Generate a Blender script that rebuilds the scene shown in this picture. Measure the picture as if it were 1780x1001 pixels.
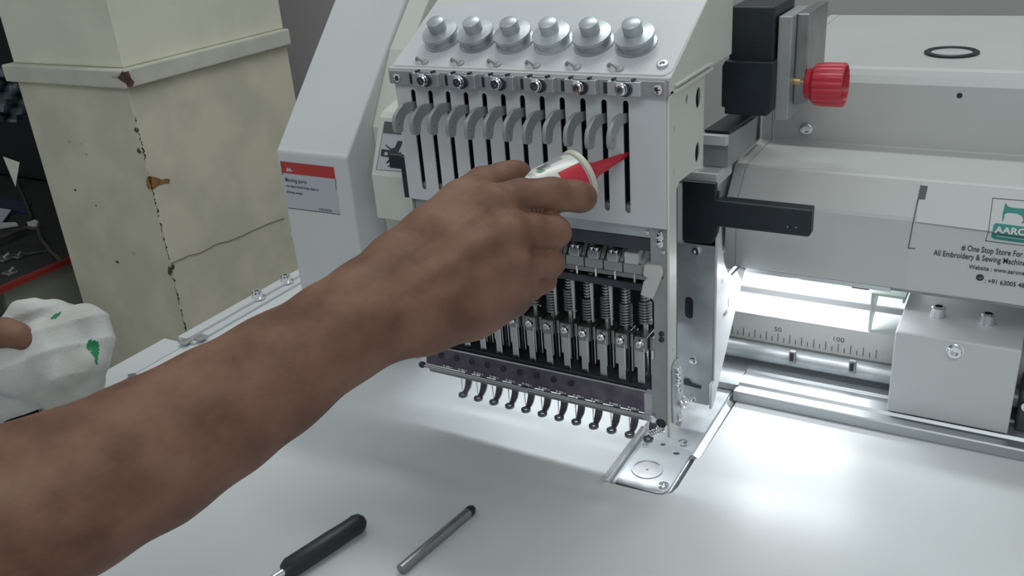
import bpy, bmesh, math, random
import numpy as np
from mathutils import Vector, Matrix
random.seed(7)
PI = math.pi
scene = bpy.context.scene
for o in list(bpy.data.objects): bpy.data.objects.remove(o)

# ------------------------------------------------------------------ camera (all lengths below are in millimetres)
MM = 0.001
RT = np.array([0.8673680173659638, 0.4922811346451455, -0.0730205924594231])
UP = np.array([-0.14640757392755527, 0.39264010065983024, 0.9079639715597122])
FW = np.array([-0.4756443469098361, 0.7768481420627371, -0.41263715226138936])
FOC = 1585.93
EYE = np.array([0.0, 0.0, 410.0])
cam_d = bpy.data.cameras.new('camera'); cam = bpy.data.objects.new('camera', cam_d)
scene.collection.objects.link(cam)
cam_d.sensor_width = 36; cam_d.lens = FOC / 1780 * 36; cam_d.clip_start = 0.02; cam_d.clip_end = 30
cam.matrix_world = Matrix(((RT[0], UP[0], -FW[0], 0), (RT[1], UP[1], -FW[1], 0), (RT[2], UP[2], -FW[2], EYE[2]*MM), (0, 0, 0, 1)))
scene.camera = cam

# ------------------------------------------------------------------ world, lights, exposure
scene.view_settings.view_transform = 'Standard'; scene.view_settings.look = 'None'
scene.view_settings.exposure = 0.0; scene.view_settings.gamma = 1.0
scene.view_settings.use_curve_mapping = False
w = bpy.data.worlds.new('world'); scene.world = w; w.use_nodes = True
w.node_tree.nodes['Background'].inputs[0].default_value = (0.90, 0.97, 1.0, 1)
w.node_tree.nodes['Background'].inputs[1].default_value = 0.40

def area(name, loc, target, sx, sy, power, col, spread=180):
    d = bpy.data.lights.new(name, 'AREA'); d.shape = 'RECTANGLE'; d.size = sx*MM; d.size_y = sy*MM
    d.energy = power; d.color = col; d.spread = math.radians(spread)
    o = bpy.data.objects.new(name, d); scene.collection.objects.link(o)
    o.location = Vector(loc)*MM
    o.rotation_euler = (Vector(target)-Vector(loc)).to_track_quat('-Z', 'Y').to_euler()
    return o
# fluorescent ceiling lamps of the workshop
area('ceiling_light', (-350, 1250, 2000), (-350, 500, 0), 1200, 160, 13, (0.95, 1.0, 0.97))
area('ceiling_light_near', (200, -900, 1700), (-200, 700, 200), 1500, 500, 10, (0.95, 1.0, 0.98))
# LED strips of the machine (under the beam, under the head)
area('beam_led', (-132, 664, 107.5), (-120, 560, 0), 104, 5, 0.135, (0.93, 0.97, 1.0))
area('bed_led', (-165, 742, 108), (-165, 748, 0), 120, 10, 0.3, (0.95, 0.98, 1.0))
area('head_led', (-305, 586, 95), (-305, 535, 0), 160, 5, 0.155, (0.90, 0.96, 1.0))

# ------------------------------------------------------------------ helpers
def ray(px, py): return FW + (px-890)/FOC*RT - (py-500.5)/FOC*UP
def at(px, py, ax, v):
    d = ray(px, py); return EYE + (v-EYE[ax])/d[ax]*d
def pd(px, py, d): return EYE + ray(px, py)*d

class MB:
    def __init__(s): s.v = []; s.f = []
    def add(s, vs, fs):
        o = len(s.v); s.v += [tuple(map(float, v)) for v in vs]; s.f += [tuple(o+i for i in f) for f in fs]; return s
    def box(s, x0, x1, y0, y1, z0, z1):
        x0, x1 = min(x0, x1), max(x0, x1); y0, y1 = min(y0, y1), max(y0, y1); z0, z1 = min(z0, z1), max(z0, z1)
        return s.add([(x0,y0,z0),(x1,y0,z0),(x1,y1,z0),(x0,y1,z0),(x0,y0,z1),(x1,y0,z1),(x1,y1,z1),(x0,y1,z1)],
                     [(0,3,2,1),(4,5,6,7),(0,1,5,4),(1,2,6,5),(2,3,7,6),(3,0,4,7)])
    def prism(s, poly, ax, a, b):
        """poly: 2-D outline in the two other axes (cyclic order kept), extruded along ax"""
        def P(p, t):
            return (t, p[0], p[1]) if ax == 0 else (p[0], t, p[1]) if ax == 1 else (p[0], p[1], t)
        n = len(poly); vs = [P(p, a) for p in poly]+[P(p, b) for p in poly]
        return s.add(vs, [tuple(range(n))[::-1], tuple(range(n, 2*n))]+[(i, (i+1) % n, n+(i+1) % n, n+i) for i in range(n)])
    def tube(s, path, r, n=10, cap=True):
        P = [Vector(p) for p in path]; rs = r if hasattr(r, '__len__') else [r]*len(P)
        rings = []; prev = None
        for i, p in enumerate(P):
            t = (P[min(i+1, len(P)-1)]-P[max(i-1, 0)]).normalized()
            if prev is None:
                a = Vector((0,0,1)) if abs(t.z) < .9 else Vector((1,0,0)); u = t.cross(a).normalized()
            else: u = (prev-t*prev.dot(t)).normalized()
            prev = u; v = t.cross(u)
            rings.append([p+(u*math.cos(2*PI*k/n)+v*math.sin(2*PI*k/n))*rs[i] for k in range(n)])
        vs = [q for rg in rings for q in rg]; fs = []
        for i in range(len(P)-1):
            for k in range(n): fs.append((i*n+k, i*n+(k+1) % n, (i+1)*n+(k+1) % n, (i+1)*n+k))
        if cap: fs += [tuple(range(n))[::-1], tuple(range((len(P)-1)*n, len(P)*n))]
        return s.add(vs, fs)
    def lathe(s, o, axis, prof, n=20, cap=False):
        """prof: (radius, distance along axis) list, around axis from o"""
        o = Vector(o); t = Vector(axis).normalized()
        a = Vector((0,0,1)) if abs(t.z) < .9 else Vector((1,0,0)); u = t.cross(a).normalized(); v = t.cross(u)
        vs = []; fs = []
        for r_, h in prof:
            for k in range(n):
                an = 2*PI*(k+.5)/n; vs.append(o+t*h+(u*math.cos(an)+v*math.sin(an))*max(r_, 1e-3))
        for i in range(len(prof)-1):
            for k in range(n): fs.append((i*n+k, i*n+(k+1) % n, (i+1)*n+(k+1) % n, (i+1)*n+k))
        if cap: fs += [tuple(range(n))[::-1], tuple(range((len(prof)-1)*n, len(prof)*n))]
        return s.add(vs, fs)
    def cyl(s, p0, p1, r, n=16): 
        d = Vector(p1)-Vector(p0); return s.lathe(p0, d, [(r, 0), (r, d.length)], n, True)
    def quad(s, a, b, c, d): return s.add([a, b, c, d], [(0, 1, 2, 3)])

def link(name, me, mat, parent=None, smooth=False, bevel=0, seg=2, angle=35):
    o = bpy.data.objects.new(name, me); scene.collection.objects.link(o)
    if mat: 
        if not me.materials: me.materials.append(mat)
    if parent: o.parent = parent; o.matrix_parent_inverse = Matrix.Translation(-parent.location)
    if smooth:
        me.polygons.foreach_set('use_smooth', [True]*len(me.polygons))
        if hasattr(me, 'set_sharp_from_angle'): me.set_sharp_from_angle(angle=math.radians(angle))
    if bevel:
        m = o.modifiers.new('bevel', 'BEVEL'); m.width = bevel*MM; m.segments = seg; m.limit_method = 'ANGLE'; m.angle_limit = math.radians(40)
    return o
def obj(name, mb, mat, parent=None, smooth=False, bevel=0, seg=2, angle=35):
    me = bpy.data.meshes.new(name)
    me.from_pydata([(a*MM, b*MM, c*MM) for a, b, c in mb.v], [], mb.f); me.update()
    bm = bmesh.new(); bm.from_mesh(me); bmesh.ops.recalc_face_normals(bm, faces=bm.faces); bm.to_mesh(me); bm.free()
    return link(name, me, mat, parent, smooth, bevel, seg, angle)
def tag(o, label=None, cat=None, group=None, kind=None):
    if label: o['label'] = label
    if cat: o['category'] = cat
    if group: o['group'] = group
    if kind: o['kind'] = kind
    return o
def thing(name, loc, label, cat, group=None):
    o = bpy.data.objects.new(name, None); o.empty_display_size = 0.02; scene.collection.objects.link(o)
    o.location = Vector(loc)*MM; return tag(o, label, cat, group)
def curve_mesh(splines, depth, mat3=None):
    """closed 2-D outlines (holes allowed) -> solid plate mesh, thickness depth (mm) centred; mat3 maps local xy plane to the world"""
    cu = bpy.data.curves.new('c', 'CURVE'); cu.dimensions = '2D'; cu.fill_mode = 'BOTH'; cu.extrude = depth/2*MM
    for sp in splines:
        s = cu.splines.new('POLY'); s.points.add(len(sp)-1)
        for i, p in enumerate(sp): s.points[i].co = (p[0]*MM, p[1]*MM, 0, 1)
        s.use_cyclic_u = True
    o = bpy.data.objects.new('c', cu); scene.collection.objects.link(o)
    me = bpy.data.meshes.new_from_object(o.evaluated_get(bpy.context.evaluated_depsgraph_get()))
    bpy.data.objects.remove(o); bpy.data.curves.remove(cu); me.materials.clear()
    bm = bmesh.new(); bm.from_mesh(me); bmesh.ops.remove_doubles(bm, verts=bm.verts, dist=1e-6)
    bmesh.ops.recalc_face_normals(bm, faces=bm.faces); bm.to_mesh(me); bm.free()
    if mat3: me.transform(mat3)
    return me
XZ = lambda y: Matrix(((1,0,0,0),(0,0,-1,y*MM),(0,1,0,0),(0,0,0,1)))      # (x,z) outline standing at y
YZ = lambda x: Matrix(((0,0,1,x*MM),(1,0,0,0),(0,1,0,0),(0,0,0,1)))       # (y,z) outline standing at x
XY = lambda z: Matrix.Translation((0, 0, z*MM))
def ring2(cx, cy, rx, ry=None, n=20):
    ry = ry or rx; return [(cx+rx*math.cos(2*PI*i/n), cy+ry*math.sin(2*PI*i/n)) for i in range(n)]
def slot2(cx, z0, z1, w, n=6):
    r = w/2; P = [(cx+r*math.cos(PI*i/n), z1-r+r*math.sin(PI*i/n)) for i in range(n+1)]
    return P+[(cx-r*math.cos(PI*i/n), z0+r-r*math.sin(PI*i/n)) for i in range(n+1)]
def text_mesh(name, body, size, mat, parent, origin, xdir, ydir, depth=0.1, align='LEFT', bold=0, sx=1.0):
    cu = bpy.data.curves.new(name, 'FONT'); cu.body = body; cu.size = size*MM; cu.extrude = depth*MM; cu.align_x = align
    cu.offset = bold*MM; cu.resolution_u = 3
    o = bpy.data.objects.new('t', cu); scene.collection.objects.link(o)
    me = bpy.data.meshes.new_from_object(o.evaluated_get(bpy.context.evaluated_depsgraph_get()))
    bpy.data.objects.remove(o); me.materials.clear()
    X = Vector(xdir).normalized(); Y = Vector(ydir).normalized(); Z = X.cross(Y)
    M = Matrix(((X.x*sx, Y.x, Z.x, origin[0]*MM), (X.y*sx, Y.y, Z.y, origin[1]*MM), (X.z*sx, Y.z, Z.z, origin[2]*MM), (0,0,0,1)))
    me.transform(M); return link(name, me, mat, parent)

# ------------------------------------------------------------------ materials
def mat(name, col, rough=0.5, metal=0.0, noise=0.0, nscale=40, bump=0.0, bscale=200, spec=0.5, emit=None, es=0, col2=None, stretch=None, lo=.35, hi=.65, detail=4, sub=0):
    m = bpy.data.materials.new(name); m.use_nodes = True; nt = m.node_tree; b = nt.nodes['Principled BSDF']
    b.inputs['Roughness'].default_value = rough; b.inputs['Metallic'].default_value = metal
    b.inputs['Specular IOR Level'].default_value = spec
    b.inputs['Base Color'].default_value = (*col, 1)
    tc = nt.nodes.new('ShaderNodeTexCoord'); mp = nt.nodes.new('ShaderNodeMapping'); nt.links.new(tc.outputs['Object'], mp.inputs[0])
    if stretch: mp.inputs['Scale'].default_value = stretch
    c2 = col2 if col2 else tuple(c*(1-noise) for c in col)
    if noise or col2:
        n = nt.nodes.new('ShaderNodeTexNoise'); n.inputs['Scale'].default_value = nscale; n.inputs['Detail'].default_value = detail
        nt.links.new(mp.outputs[0], n.inputs[0])
        r = nt.nodes.new('ShaderNodeValToRGB'); r.color_ramp.elements[0].position = lo; r.color_ramp.elements[1].position = hi
        r.color_ramp.elements[0].color = (*c2, 1); r.color_ramp.elements[1].color = (*col, 1)
        nt.links.new(n.outputs[0], r.inputs[0]); nt.links.new(r.outputs[0], b.inputs['Base Color'])
    if bump:
        n2 = nt.nodes.new('ShaderNodeTexNoise'); n2.inputs['Scale'].default_value = bscale; n2.inputs['Detail'].default_value = 6
        nt.links.new(mp.outputs[0], n2.inputs[0]); bp = nt.nodes.new('ShaderNodeBump')
        bp.inputs['Strength'].default_value = bump; bp.inputs['Distance'].default_value = 0.001
        nt.links.new(n2.outputs[0], bp.inputs['Height']); nt.links.new(bp.outputs[0], b.inputs['Normal'])
    if sub:
        b.inputs['Subsurface Weight'].default_value = sub; b.inputs['Subsurface Radius'].default_value = (1, .35, .2); b.inputs['Subsurface Scale'].default_value = 0.004
    if emit: b.inputs['Emission Color'].default_value = (*emit, 1); b.inputs['Emission Strength'].default_value = es
    return m
M = dict(
    white=mat('white_paint', (.60, .62, .63), .38, noise=.04, nscale=15, bump=.05, bscale=900),
    case=mat('case_paint', (.57, .59, .61), .42, noise=.04, nscale=20, bump=.05, bscale=900),
    green_cast=mat('green_cast_paint', (.60, .62, .57), .40, noise=.04, nscale=12, bump=.05, bscale=800),  # greenish cast of the light on the sides put into this paint
    beam=mat('beam_paint', (.55, .56, .55), .33, noise=.04, nscale=9, bump=.06, bscale=700),
    table=mat('table_laminate', (.63, .66, .67), .30, noise=.05, nscale=8, bump=.03, bscale=500),
    steel=mat('brushed_steel', (.62, .63, .64), .33, 1.0, noise=.15, nscale=30, bump=.1, bscale=300, stretch=(1, 1, .2)),
    alu=mat('aluminium', (.74, .78, .81), .30, .75, noise=.10, nscale=20, stretch=(.05, 1, 1)),
    rail=mat('rail_aluminium', (.50, .53, .55), .38, .8, noise=.12, nscale=30, stretch=(.05, 1, 1)),
    zinc=mat('zinc_plate', (.58, .62, .65), .42, .6, noise=.35, nscale=35, bump=.15, bscale=200),
    chrome=mat('chrome', (.85, .86, .88), .12, 1.0),
    dsteel=mat('dark_steel', (.10, .11, .125), .38, .9, noise=.3, nscale=40),
    foot=mat('foot_steel', (.20, .205, .215), .4, .45, noise=.2, nscale=60),
    bar=mat('grey_steel', (.34, .34, .34), .35, .9, noise=.2, nscale=60),
    lever=mat('grey_lever', (.36, .38, .38), .45, .35, noise=.12, nscale=60),
    purple=mat('purple_tinted_steel', (.22, .20, .245), .34, .7, col2=(.14, .12, .16), nscale=90),
    black=mat('black_plastic', (.018, .024, .032), .45, noise=.3, nscale=30, bump=.1, bscale=500),
    dark=mat('cavity_shade', (.02, .025, .03), .6),  # near-black colour stands in for the shade inside slots and bores
    red=mat('red_plastic', (.52, .025, .045), .35, noise=.1, nscale=40),
    redlabel=mat('red_label', (.42, .04, .035), .5),
    brass=mat('brass', (.75, .52, .26), .3, 1.0),
    paper=mat('label_paper', (.45, .48, .52), .5),
    ink=mat('dark_ink', (.03, .035, .04), .6),
    greyink=mat('grey_ink', (.09, .095, .10), .6),
    teal=mat('teal_print', (.02, .22, .19), .5),
    plas=mat('white_plastic', (.55, .55, .54), .4, noise=.05, nscale=30),
    green=mat('green_plastic', (.12, .30, .20), .5),
    palegreen=mat('pale_green_paint', (.55, .64, .58), .4),
    bottle=mat('bottle_plastic', (.62, .63, .60), .28, noise=.04, nscale=40, sub=.2),
    collar=mat('cream_collar', (.55, .53, .44), .4),
    film=mat('clear_film', (.565, .575, .575), .22),
    plaster=mat('old_plaster', (.66, .625, .49), .8, col2=(.57, .54, .43), nscale=9, bump=.5, bscale=60, lo=.4, hi=.6),
    plaster2=mat('pale_plaster', (.72, .71, .58), .8, noise=.1, nscale=7, bump=.3, bscale=60),
    ledge=mat('grey_ledge', (.60, .59, .51), .75, noise=.12, nscale=14, bump=.4, bscale=90),
    wall=mat('mauve_wall', (.50, .48, .48), .8, noise=.06, nscale=3),
    brick=mat('bare_brick', (.14, .07, .05), .9, noise=.5, nscale=120, bump=.6, bscale=300),
    ochre=mat('bare_ochre', (.32, .16, .07), .9, noise=.3, nscale=90),
    grime=mat('grime', (.09, .075, .055), .9, noise=.5, nscale=80),
    pale_chip=mat('pale_chip', (.46, .43, .36), .9),
    floor=mat('stone_floor', (.16, .165, .15), .7, noise=.3, nscale=5),
    bench=mat('bench_top', (.02, .022, .02), .6, noise=.4, nscale=10),
    redtrim=mat('red_trim', (.22, .02, .015), .45),
    cabinet=mat('dark_cabinet', (.010, .014, .015), .6),
    greencab=mat('grey_green_panel', (.30, .31, .26), .7, noise=.2, nscale=5),
    sheet=mat('plastic_sheet', (.12, .16, .18), .3, noise=.5, nscale=12, bump=.6, bscale=30),
    cable=mat('cable_rubber', (.045, .04, .035), .6),
    blue=mat('dark_blue', (.02, .02, .06), .6),
    green_thread=mat('green_thread', (.01, .20, .07), .8),
    nail=mat('nail', (.42, .26, .20), .35),
    emitter=mat('led_diffuser', (.9, .9, .9), .5, emit=(.93, .97, 1), es=6),
)
# skin: brown with darker and redder mottling
def skin_mat():
    m = mat('skin', (.205, .118, .085), .60, bump=.45, bscale=240, sub=.08, spec=.3); nt = m.node_tree; b = nt.nodes['Principled BSDF']
    tc = nt.nodes.new('ShaderNodeTexCoord')
    n = nt.nodes.new('ShaderNodeTexNoise'); n.inputs['Scale'].default_value = 34; n.inputs['Detail'].default_value = 6; nt.links.new(tc.outputs['Object'], n.inputs[0])
    r = nt.nodes.new('ShaderNodeValToRGB'); e = r.color_ramp.elements
    e[0].position = .34; e[0].color = (.128, .064, .043, 1); e[1].position = .72; e[1].color = (.225, .128, .086, 1)
    k = r.color_ramp.elements.new(.55); k.color = (.205, .102, .070, 1)
    nt.links.new(n.outputs[0], r.inputs[0]); nt.links.new(r.outputs[0], b.inputs['Base Color'])
    return m
M['skin'] = skin_mat()
def cloth_mat():
    m = mat('rag_cloth', (.52, .52, .49), .9, bump=.5, bscale=500); nt = m.node_tree; b = nt.nodes['Principled BSDF']
    tc = nt.nodes.new('ShaderNodeTexCoord'); n = nt.nodes.new('ShaderNodeTexNoise'); n.inputs['Scale'].default_value = 30
    nt.links.new(tc.outputs['Object'], n.inputs[0])
    r = nt.nodes.new('ShaderNodeValToRGB'); e = r.color_ramp.elements
    e[0].position = .3; e[0].color = (.42, .415, .38, 1); e[1].position = .62; e[1].color = (.56, .57, .56, 1)
    nt.links.new(n.outputs[0], r.inputs[0]); nt.links.new(r.outputs[0], b.inputs['Base Color']); return m
M['cloth'] = cloth_mat()

def screw(name, p, axis, r, mat_, parent, h=2.0, socket=True):
    """round head with a sunk socket, standing on p and pointing along axis"""
    mb = MB()
    mb.lathe(p, axis, [(r*.96, 0), (r, h*.3), (r*.93, h*.9), (r*.75, h), (r*.50, h), (r*.46, h*.35), (0, h*.35)], 14)
    return obj(name, mb, mat_, parent, smooth=True, angle=30)
def cross_screw(name, p, axis, r, mat_, parent, h=1.2):
    mb = MB(); mb.lathe(p, axis, [(r, 0), (r*.95, h*.6), (r*.6, h), (0, h)], 16)
    s = obj(name, mb, mat_, parent, smooth=True, angle=30)
    t = Vector(axis).normalized(); a = Vector((0,0,1)) if abs(t.z) < .9 else Vector((0,1,0)); u = t.cross(a).normalized(); v = t.cross(u)
    c = MB(); o = Vector(p)+t*(h+.03)
    for q, s2 in ((u, v), (v, u)): c.quad(o+q*r*.6+s2*r*.12, o-q*r*.6+s2*r*.12, o-q*r*.6-s2*r*.12, o+q*r*.6-s2*r*.12)
    obj('cross_recess', c, M['ink'], s)
    return s

#==CUT==
# ================================================================== THE ROOM
ZF = -850
obj_floor = tag(obj('floor', MB().box(-4200, 1500, -600, 3200, ZF-60, ZF), M['floor']), kind='structure')
tag(obj('wall_back', MB().box(-4200, 1500, 2600, 2700, ZF, 1500), M['wall']), kind='structure')
tag(obj('wall_far', MB().box(-4300, -4200, -600, 2700, ZF, 1500), M['cabinet']), kind='structure')
# plastered pillar of the left wall with its ledge

pil = tag(obj('wall_left', MB().box(-1800, -1466, 1100, 1530, ZF, 104), M['plaster'], bevel=4), kind='structure')
n = pil
for (x0, x1, y0, y1, z0, z1, mm_, nm) in ((-1815, -1452, 1086, 1530, 104, 138, 'ledge', 'ledge'), (-1800, -1468, 1104, 1530, 138, 900, 'plaster2', 'upper_wall')):
    mb = MB().box(x0, x1, y0, y1, z0, z1); obj(nm, mb, M[mm_], pil, bevel=3)
tag(obj('wall_side', MB().box(-1830, -1300, 1900, 2600, ZF, 1500), M['wall']), kind='structure')
def blob(name, pts, m_, parent, ax, v, th=2.0, rough=.0):
    P = [at(a, b, ax, v) for a, b in pts]
    o = [(p[1], p[2]) if ax == 0 else (p[0], p[2]) for p in P]
    mb = MB().prism(o, ax, v-th*.2 if ax == 1 else v+th*.2, v+th if ax == 1 else v-th)
    if ax == 1: mb = MB().prism(o, ax, v-.8, v+th)
    else: mb = MB().prism(o, ax, v+.8, v-th)
    return obj(name, mb, m_, parent)
blob('chipped_plaster', [(203,134),(212,126),(222,124),(226,134),(222,146),(212,141)], M['brick'], pil, 1, 1086)
blob('chipped_plaster', [(217,125),(224,128),(228,137),(233,142),(230,150),(222,152),(217,140)], M['brick'], pil, 0, -1452)
blob('chipped_plaster', [(194,131),(207,128),(214,122),(207,133),(196,136)], M['pale_chip'], pil, 1, 1085.6)
blob('chipped_plaster', [(256,309),(262,306),(274,309),(281,312),(290,310),(295,312),(294,319),(287,319),(276,322),(268,328),(259,329),(255,320)], M['ochre'], pil, 0, -1466)
blob('chipped_plaster', [(257,308),(261,306),(264,310),(260,314)], M['brick'], pil, 0, -1465.6)
# crack running back along the pillar, and the worn corner
def strip(name, pts, wd, m_, ax, v, parent):
    for i in range(len(pts)-1):
        (a, b), (c, d) = pts[i], pts[i+1]; L = math.hypot(c-a, d-b); nx, ny = -(d-b)/L*wd, (c-a)/L*wd
        yield [(a-nx, b-ny), (c-nx, d-ny), (c+nx, d+ny), (a+nx, b+ny)]
crk = MB(); crk2 = MB()
cp = [(296,459),(312,452),(330,444),(346,441),(360,434),(378,424),(397,420),(420,411),(440,401),(452,396),(470,388),(494,380)]
for off, acc, wd in ((-.4, crk, .5), (.8, crk2, 1.0)):
    for q in strip('c', [(a, b+off) for a, b in cp], wd, None, 0, -1466, pil):
        acc.add([tuple(at(x, y, 0, -1465.2)) for x, y in q], [(0,1,2,3)])
obj('plaster_crack', crk, M['grime'], pil); obj('plaster_crack', crk2, M['pale_chip'], pil)
rr = random.Random(5); cz = lambda b: 222+(b-155)*.2368
for nm_, m_, y0, y1, dens, wmax in (('worn_corner', 'grime', 195, 590, .55, 3.2), ('worn_corner', 'pale_chip', 200, 592, .35, 2.6), ('worn_corner', 'ochre', 300, 420, .3, 2.2)):
    mb = MB(); b = y0; prev = None
    while b < y1:
        w_ = rr.random()*wmax if rr.random() < dens else 0; off = rr.uniform(-1.2, 1.6)
        L_, R2 = tuple(at(cz(b)+off+.6, b, 0, -1465.2)), tuple(at(cz(b)+off+.9+w_, b+rr.uniform(-1, 1), 0, -1465.2))
        if prev and (w_ > 0 or pw > 0): mb.quad(prev[0], L_, R2, prev[1])
        prev = (L_, R2); pw = w_; b += rr.uniform(1.6, 4)
    obj(nm_, mb, M[m_], pil)
for (a, b, r_) in ((297,470,5),(302,463,3.4),(243,262,3),(238,226,2.6)):
    c_ = at(a, b, 0, -1466); k = rr.random()*3
    P = [(c_[1]-2+r_*.8*math.cos(t)*(1+.5*math.sin(2*t+k)), c_[2]+r_*1.7*math.sin(t)*(1+.3*math.cos(3*t+k))) for t in np.linspace(0, 2*PI, 11)[:-1]]
    obj('corner_chip', MB().prism(P, 0, -1465.1, -1468), M['grime'], pil)
for (a, b, r_, mm_) in ((204,455,3.2,'grime'),(232,440,4,'pale_chip'),(131,330,2.2,'grime'),(167,357,1.4,'grime'),(120,245,3,'pale_chip'),(150,268,2.4,'pale_chip'),(140,250,2,'pale_chip')):
    c_ = at(a, b, 1, 1100); k = random.random()*3
    P = [(c_[0]+r_*1.3*math.cos(t)*(1+.3*math.sin(2*t+k)), c_[2]+r_*math.sin(t)) for t in np.linspace(0, 2*PI, 9)[:-1]]
    obj('wall_mark', MB().prism(P, 1, 1099.2, 1102), M[mm_], pil)

# ---- bench with red edge beyond the pillar
bt = thing('work_bench', (-2300, 1100, ZF), 'dark work bench with red front edge at the left margin beyond the pillar', 'bench')
obj('bench_top', MB().box(-2900, -1848, 150, 2200, -314, -300), M['bench'], bt)
obj('red_edging', MB().box(-1848, -1842, 150, 2200, -309, -298), M['redtrim'], bt, bevel=1.5)
obj('red_edging', MB().box(-1842, -1839, 150, 2200, -313, -308), M['redtrim'], bt)
obj('side_panel', MB().box(-1885, -1870, 975, 2200, ZF, -314), M['greencab'], bt)
for y in (250, 860): obj('leg', MB().box(-1960, -1900, y, y+50, ZF, -314), M['bench'], bt)
cb = thing('dark_cabinet', (-2300, 1700, -300), 'tall black cabinet standing on the red edged bench', 'cabinet')
obj('body', MB().box(-2900, -2050, 1500, 2150, -296, 900), M['cabinet'], cb, bevel=5)
obj('door', MB().box(-2048, -2042, 1520, 2130, -280, 880), M['cabinet'], cb, bevel=2)
obj('handle', MB().box(-2042, -2030, 1560, 1575, 100, 260), M['dsteel'], cb, bevel=2)
sh = MB()
N = 14
for i in range(N+1):
    for j in range(N+1):
        p = pd(-60+115*i/N, 118+95*j/N, 2080+30*math.sin(i*1.3+j*.7)+18*math.sin(j*2.1-i*.6))
        sh.v.append(tuple(p))
for i in range(N):
    for j in range(N):
        if i+j < 2*N-4: a = i*(N+1)+j; sh.f.append((a, a+1, a+N+2, a+N+1))
o = obj('plastic_cover', sh, M['sheet'], None, smooth=True, angle=80); tag(o, 'crumpled grey blue plastic cover hanging over the dark cabinet', 'cover')
m = o.modifiers.new('s', 'SOLIDIFY'); m.thickness = .004
def flat_piece(name, pts, z, th, m_, label, cat, grp=None):
    P = [at(a, b, 2, z) for a, b in pts]
    return tag(obj(name, MB().prism([(p[0], p[1]) for p in P], 2, z, z+th), m_), label, cat, grp)
flat_piece('paper_sheet', [(-40,358),(20,367),(2,392),(-60,400)], -295, 4, M['paper'], 'white paper sheet lying farthest back on the bench', 'paper')
flat_piece('folded_card', [(-40,392),(28,390),(32,393),(-40,404)], -298, 6, M['wall'], 'grey folded card lying in front of the paper sheet on bench', 'card')
flat_piece('blue_folder', [(-40,345),(55,352),(48,372),(22,368),(-40,360)], -299, 3, M['blue'], 'dark blue folder under the white paper on the bench', 'folder')
o = obj('connector_plug', MB().prism([tuple(at(a, b, 2, -285)[:2]) for a, b in [(46,386),(60,381),(67,383),(64,390),(50,392)]], 2, -298, -285), M['wall'], bevel=2)
tag(o, 'pale grey connector plug lying on the cables of the bench', 'plug')
def cable(pts, r, label, z=-290):
    P = [at(a, b, 2, z) for a, b in pts]
    Q = []
    for i in range(len(P)-1):
        for t in (0, .33, .66): Q.append(P[i]*(1-t)+P[i+1]*t+np.array([0, 0, 3*math.sin(i+t*3)]))
    Q.append(P[-1]); return tag(obj('cable', MB().tube(Q, r, 8), M['cable'], smooth=True, angle=80), label, 'cable', 'cables on the bench')
cable([(-30,432),(10,413),(35,398),(55,380),(48,360),(40,340),(25,310)], 4, 'black cable rising steeply to the cabinet from the bench')
cable([(-30,424),(15,411),(45,397),(66,397),(72,415),(88,435),(104,452)], 5, 'brown cable looping over the bench to its red edge', -288)
cable([(-20,450),(30,444),(60,441),(85,434)], 3, 'thin cable lying flat across the bench middle', -297)
fl = pd(15, 270, 1900)
o = obj('hanging_flap', MB().add([tuple(pd(5,272,1990)), tuple(pd(34,282,1990)), tuple(pd(27,325,1990)), tuple(pd(5,272,1994)), tuple(pd(34,282,1994)), tuple(pd(27,325,1994))], [(0,1,2),(3,5,4),(0,2,5,3),(0,3,4,1),(1,4,5,2)]), M['ledge'])
tag(o, 'small grey triangular flap hanging in front of the dark cabinet', 'flap')
for k, (a, b, s, lab) in enumerate(((6, 447, 12, 'small steel box tool at the left on the bench'), (31, 443, 7, 'small bright clip in the middle of the bench tools'), (16, 471, 10, 'small steel tool nearest the red bench edge'))):
    c_ = at(a, b, 2, -290); t_ = thing('small_tool', (c_[0], c_[1], -300), lab, 'tool')
    obj('body', MB().box(c_[0]-s*1.6, c_[0]+s, c_[1]-s, c_[1]+s*1.4, -300, -292), M['bar'], t_, bevel=2)
    obj('pin', MB().cyl((c_[0], c_[1], -292), (c_[0]+s*.6, c_[1]+s, -284), s*.35, 8), M['bar'], t_)

# ================================================================== TABLE
tb = thing('machine_table', (-200, 400, 0), 'wide white glossy table of the embroidery machine', 'table')
outer = [(-718, 150), (560, 150), (560, 655), (-179, 655), (-184, 638), (-185, 556), (-188, 550), (-188, 512), (-189.5, 505), (-194, 500.5), (-199, 499), (-233, 497.5), (-240, 497.5), (-240, 900), (-718, 900)]
link('tabletop', curve_mesh([outer], 24, XY(-12)), M['table'], tb)
obj('edge_rail', MB().box(-732, -719, 536, 900, -20, 6), M['white'], tb, bevel=1)
obj('edge_rail', MB().box(-719, -709, 536, 900, 0, 3), M['white'], tb, bevel=.8)
for (a, b) in ((463, 518), (513, 490)):
    p = at(a, b, 2, 6); p[0] = -722
    mb = MB().lathe((p[0], p[1], 4), (0, 0, 1), [(8, 0), (8, 1.5), (5.5, 2.5), (5.5, 7), (4.4, 9), (2.4, 9), (2.4, 5), (0, 5)], 14)
    obj('rail_bolt', mb, M['chrome'], tb, smooth=True, angle=30)
for dx, dy in ((0, 0), (-9, -12)):
    p = at(350, 589, 2, 3); obj('hinge_plate', MB().box(p[0]-6+dx, p[0]+4+dx, p[1]-5+dy, p[1]+6+dy, 3, 5.5), M['steel'], tb, bevel=.6)
obj('table_leg', MB().box(-700, -650, 200, 250, ZF, -24), M['white'], tb); obj('table_leg', MB().box(480, 530, 200, 250, ZF, -24), M['white'], tb)
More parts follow.
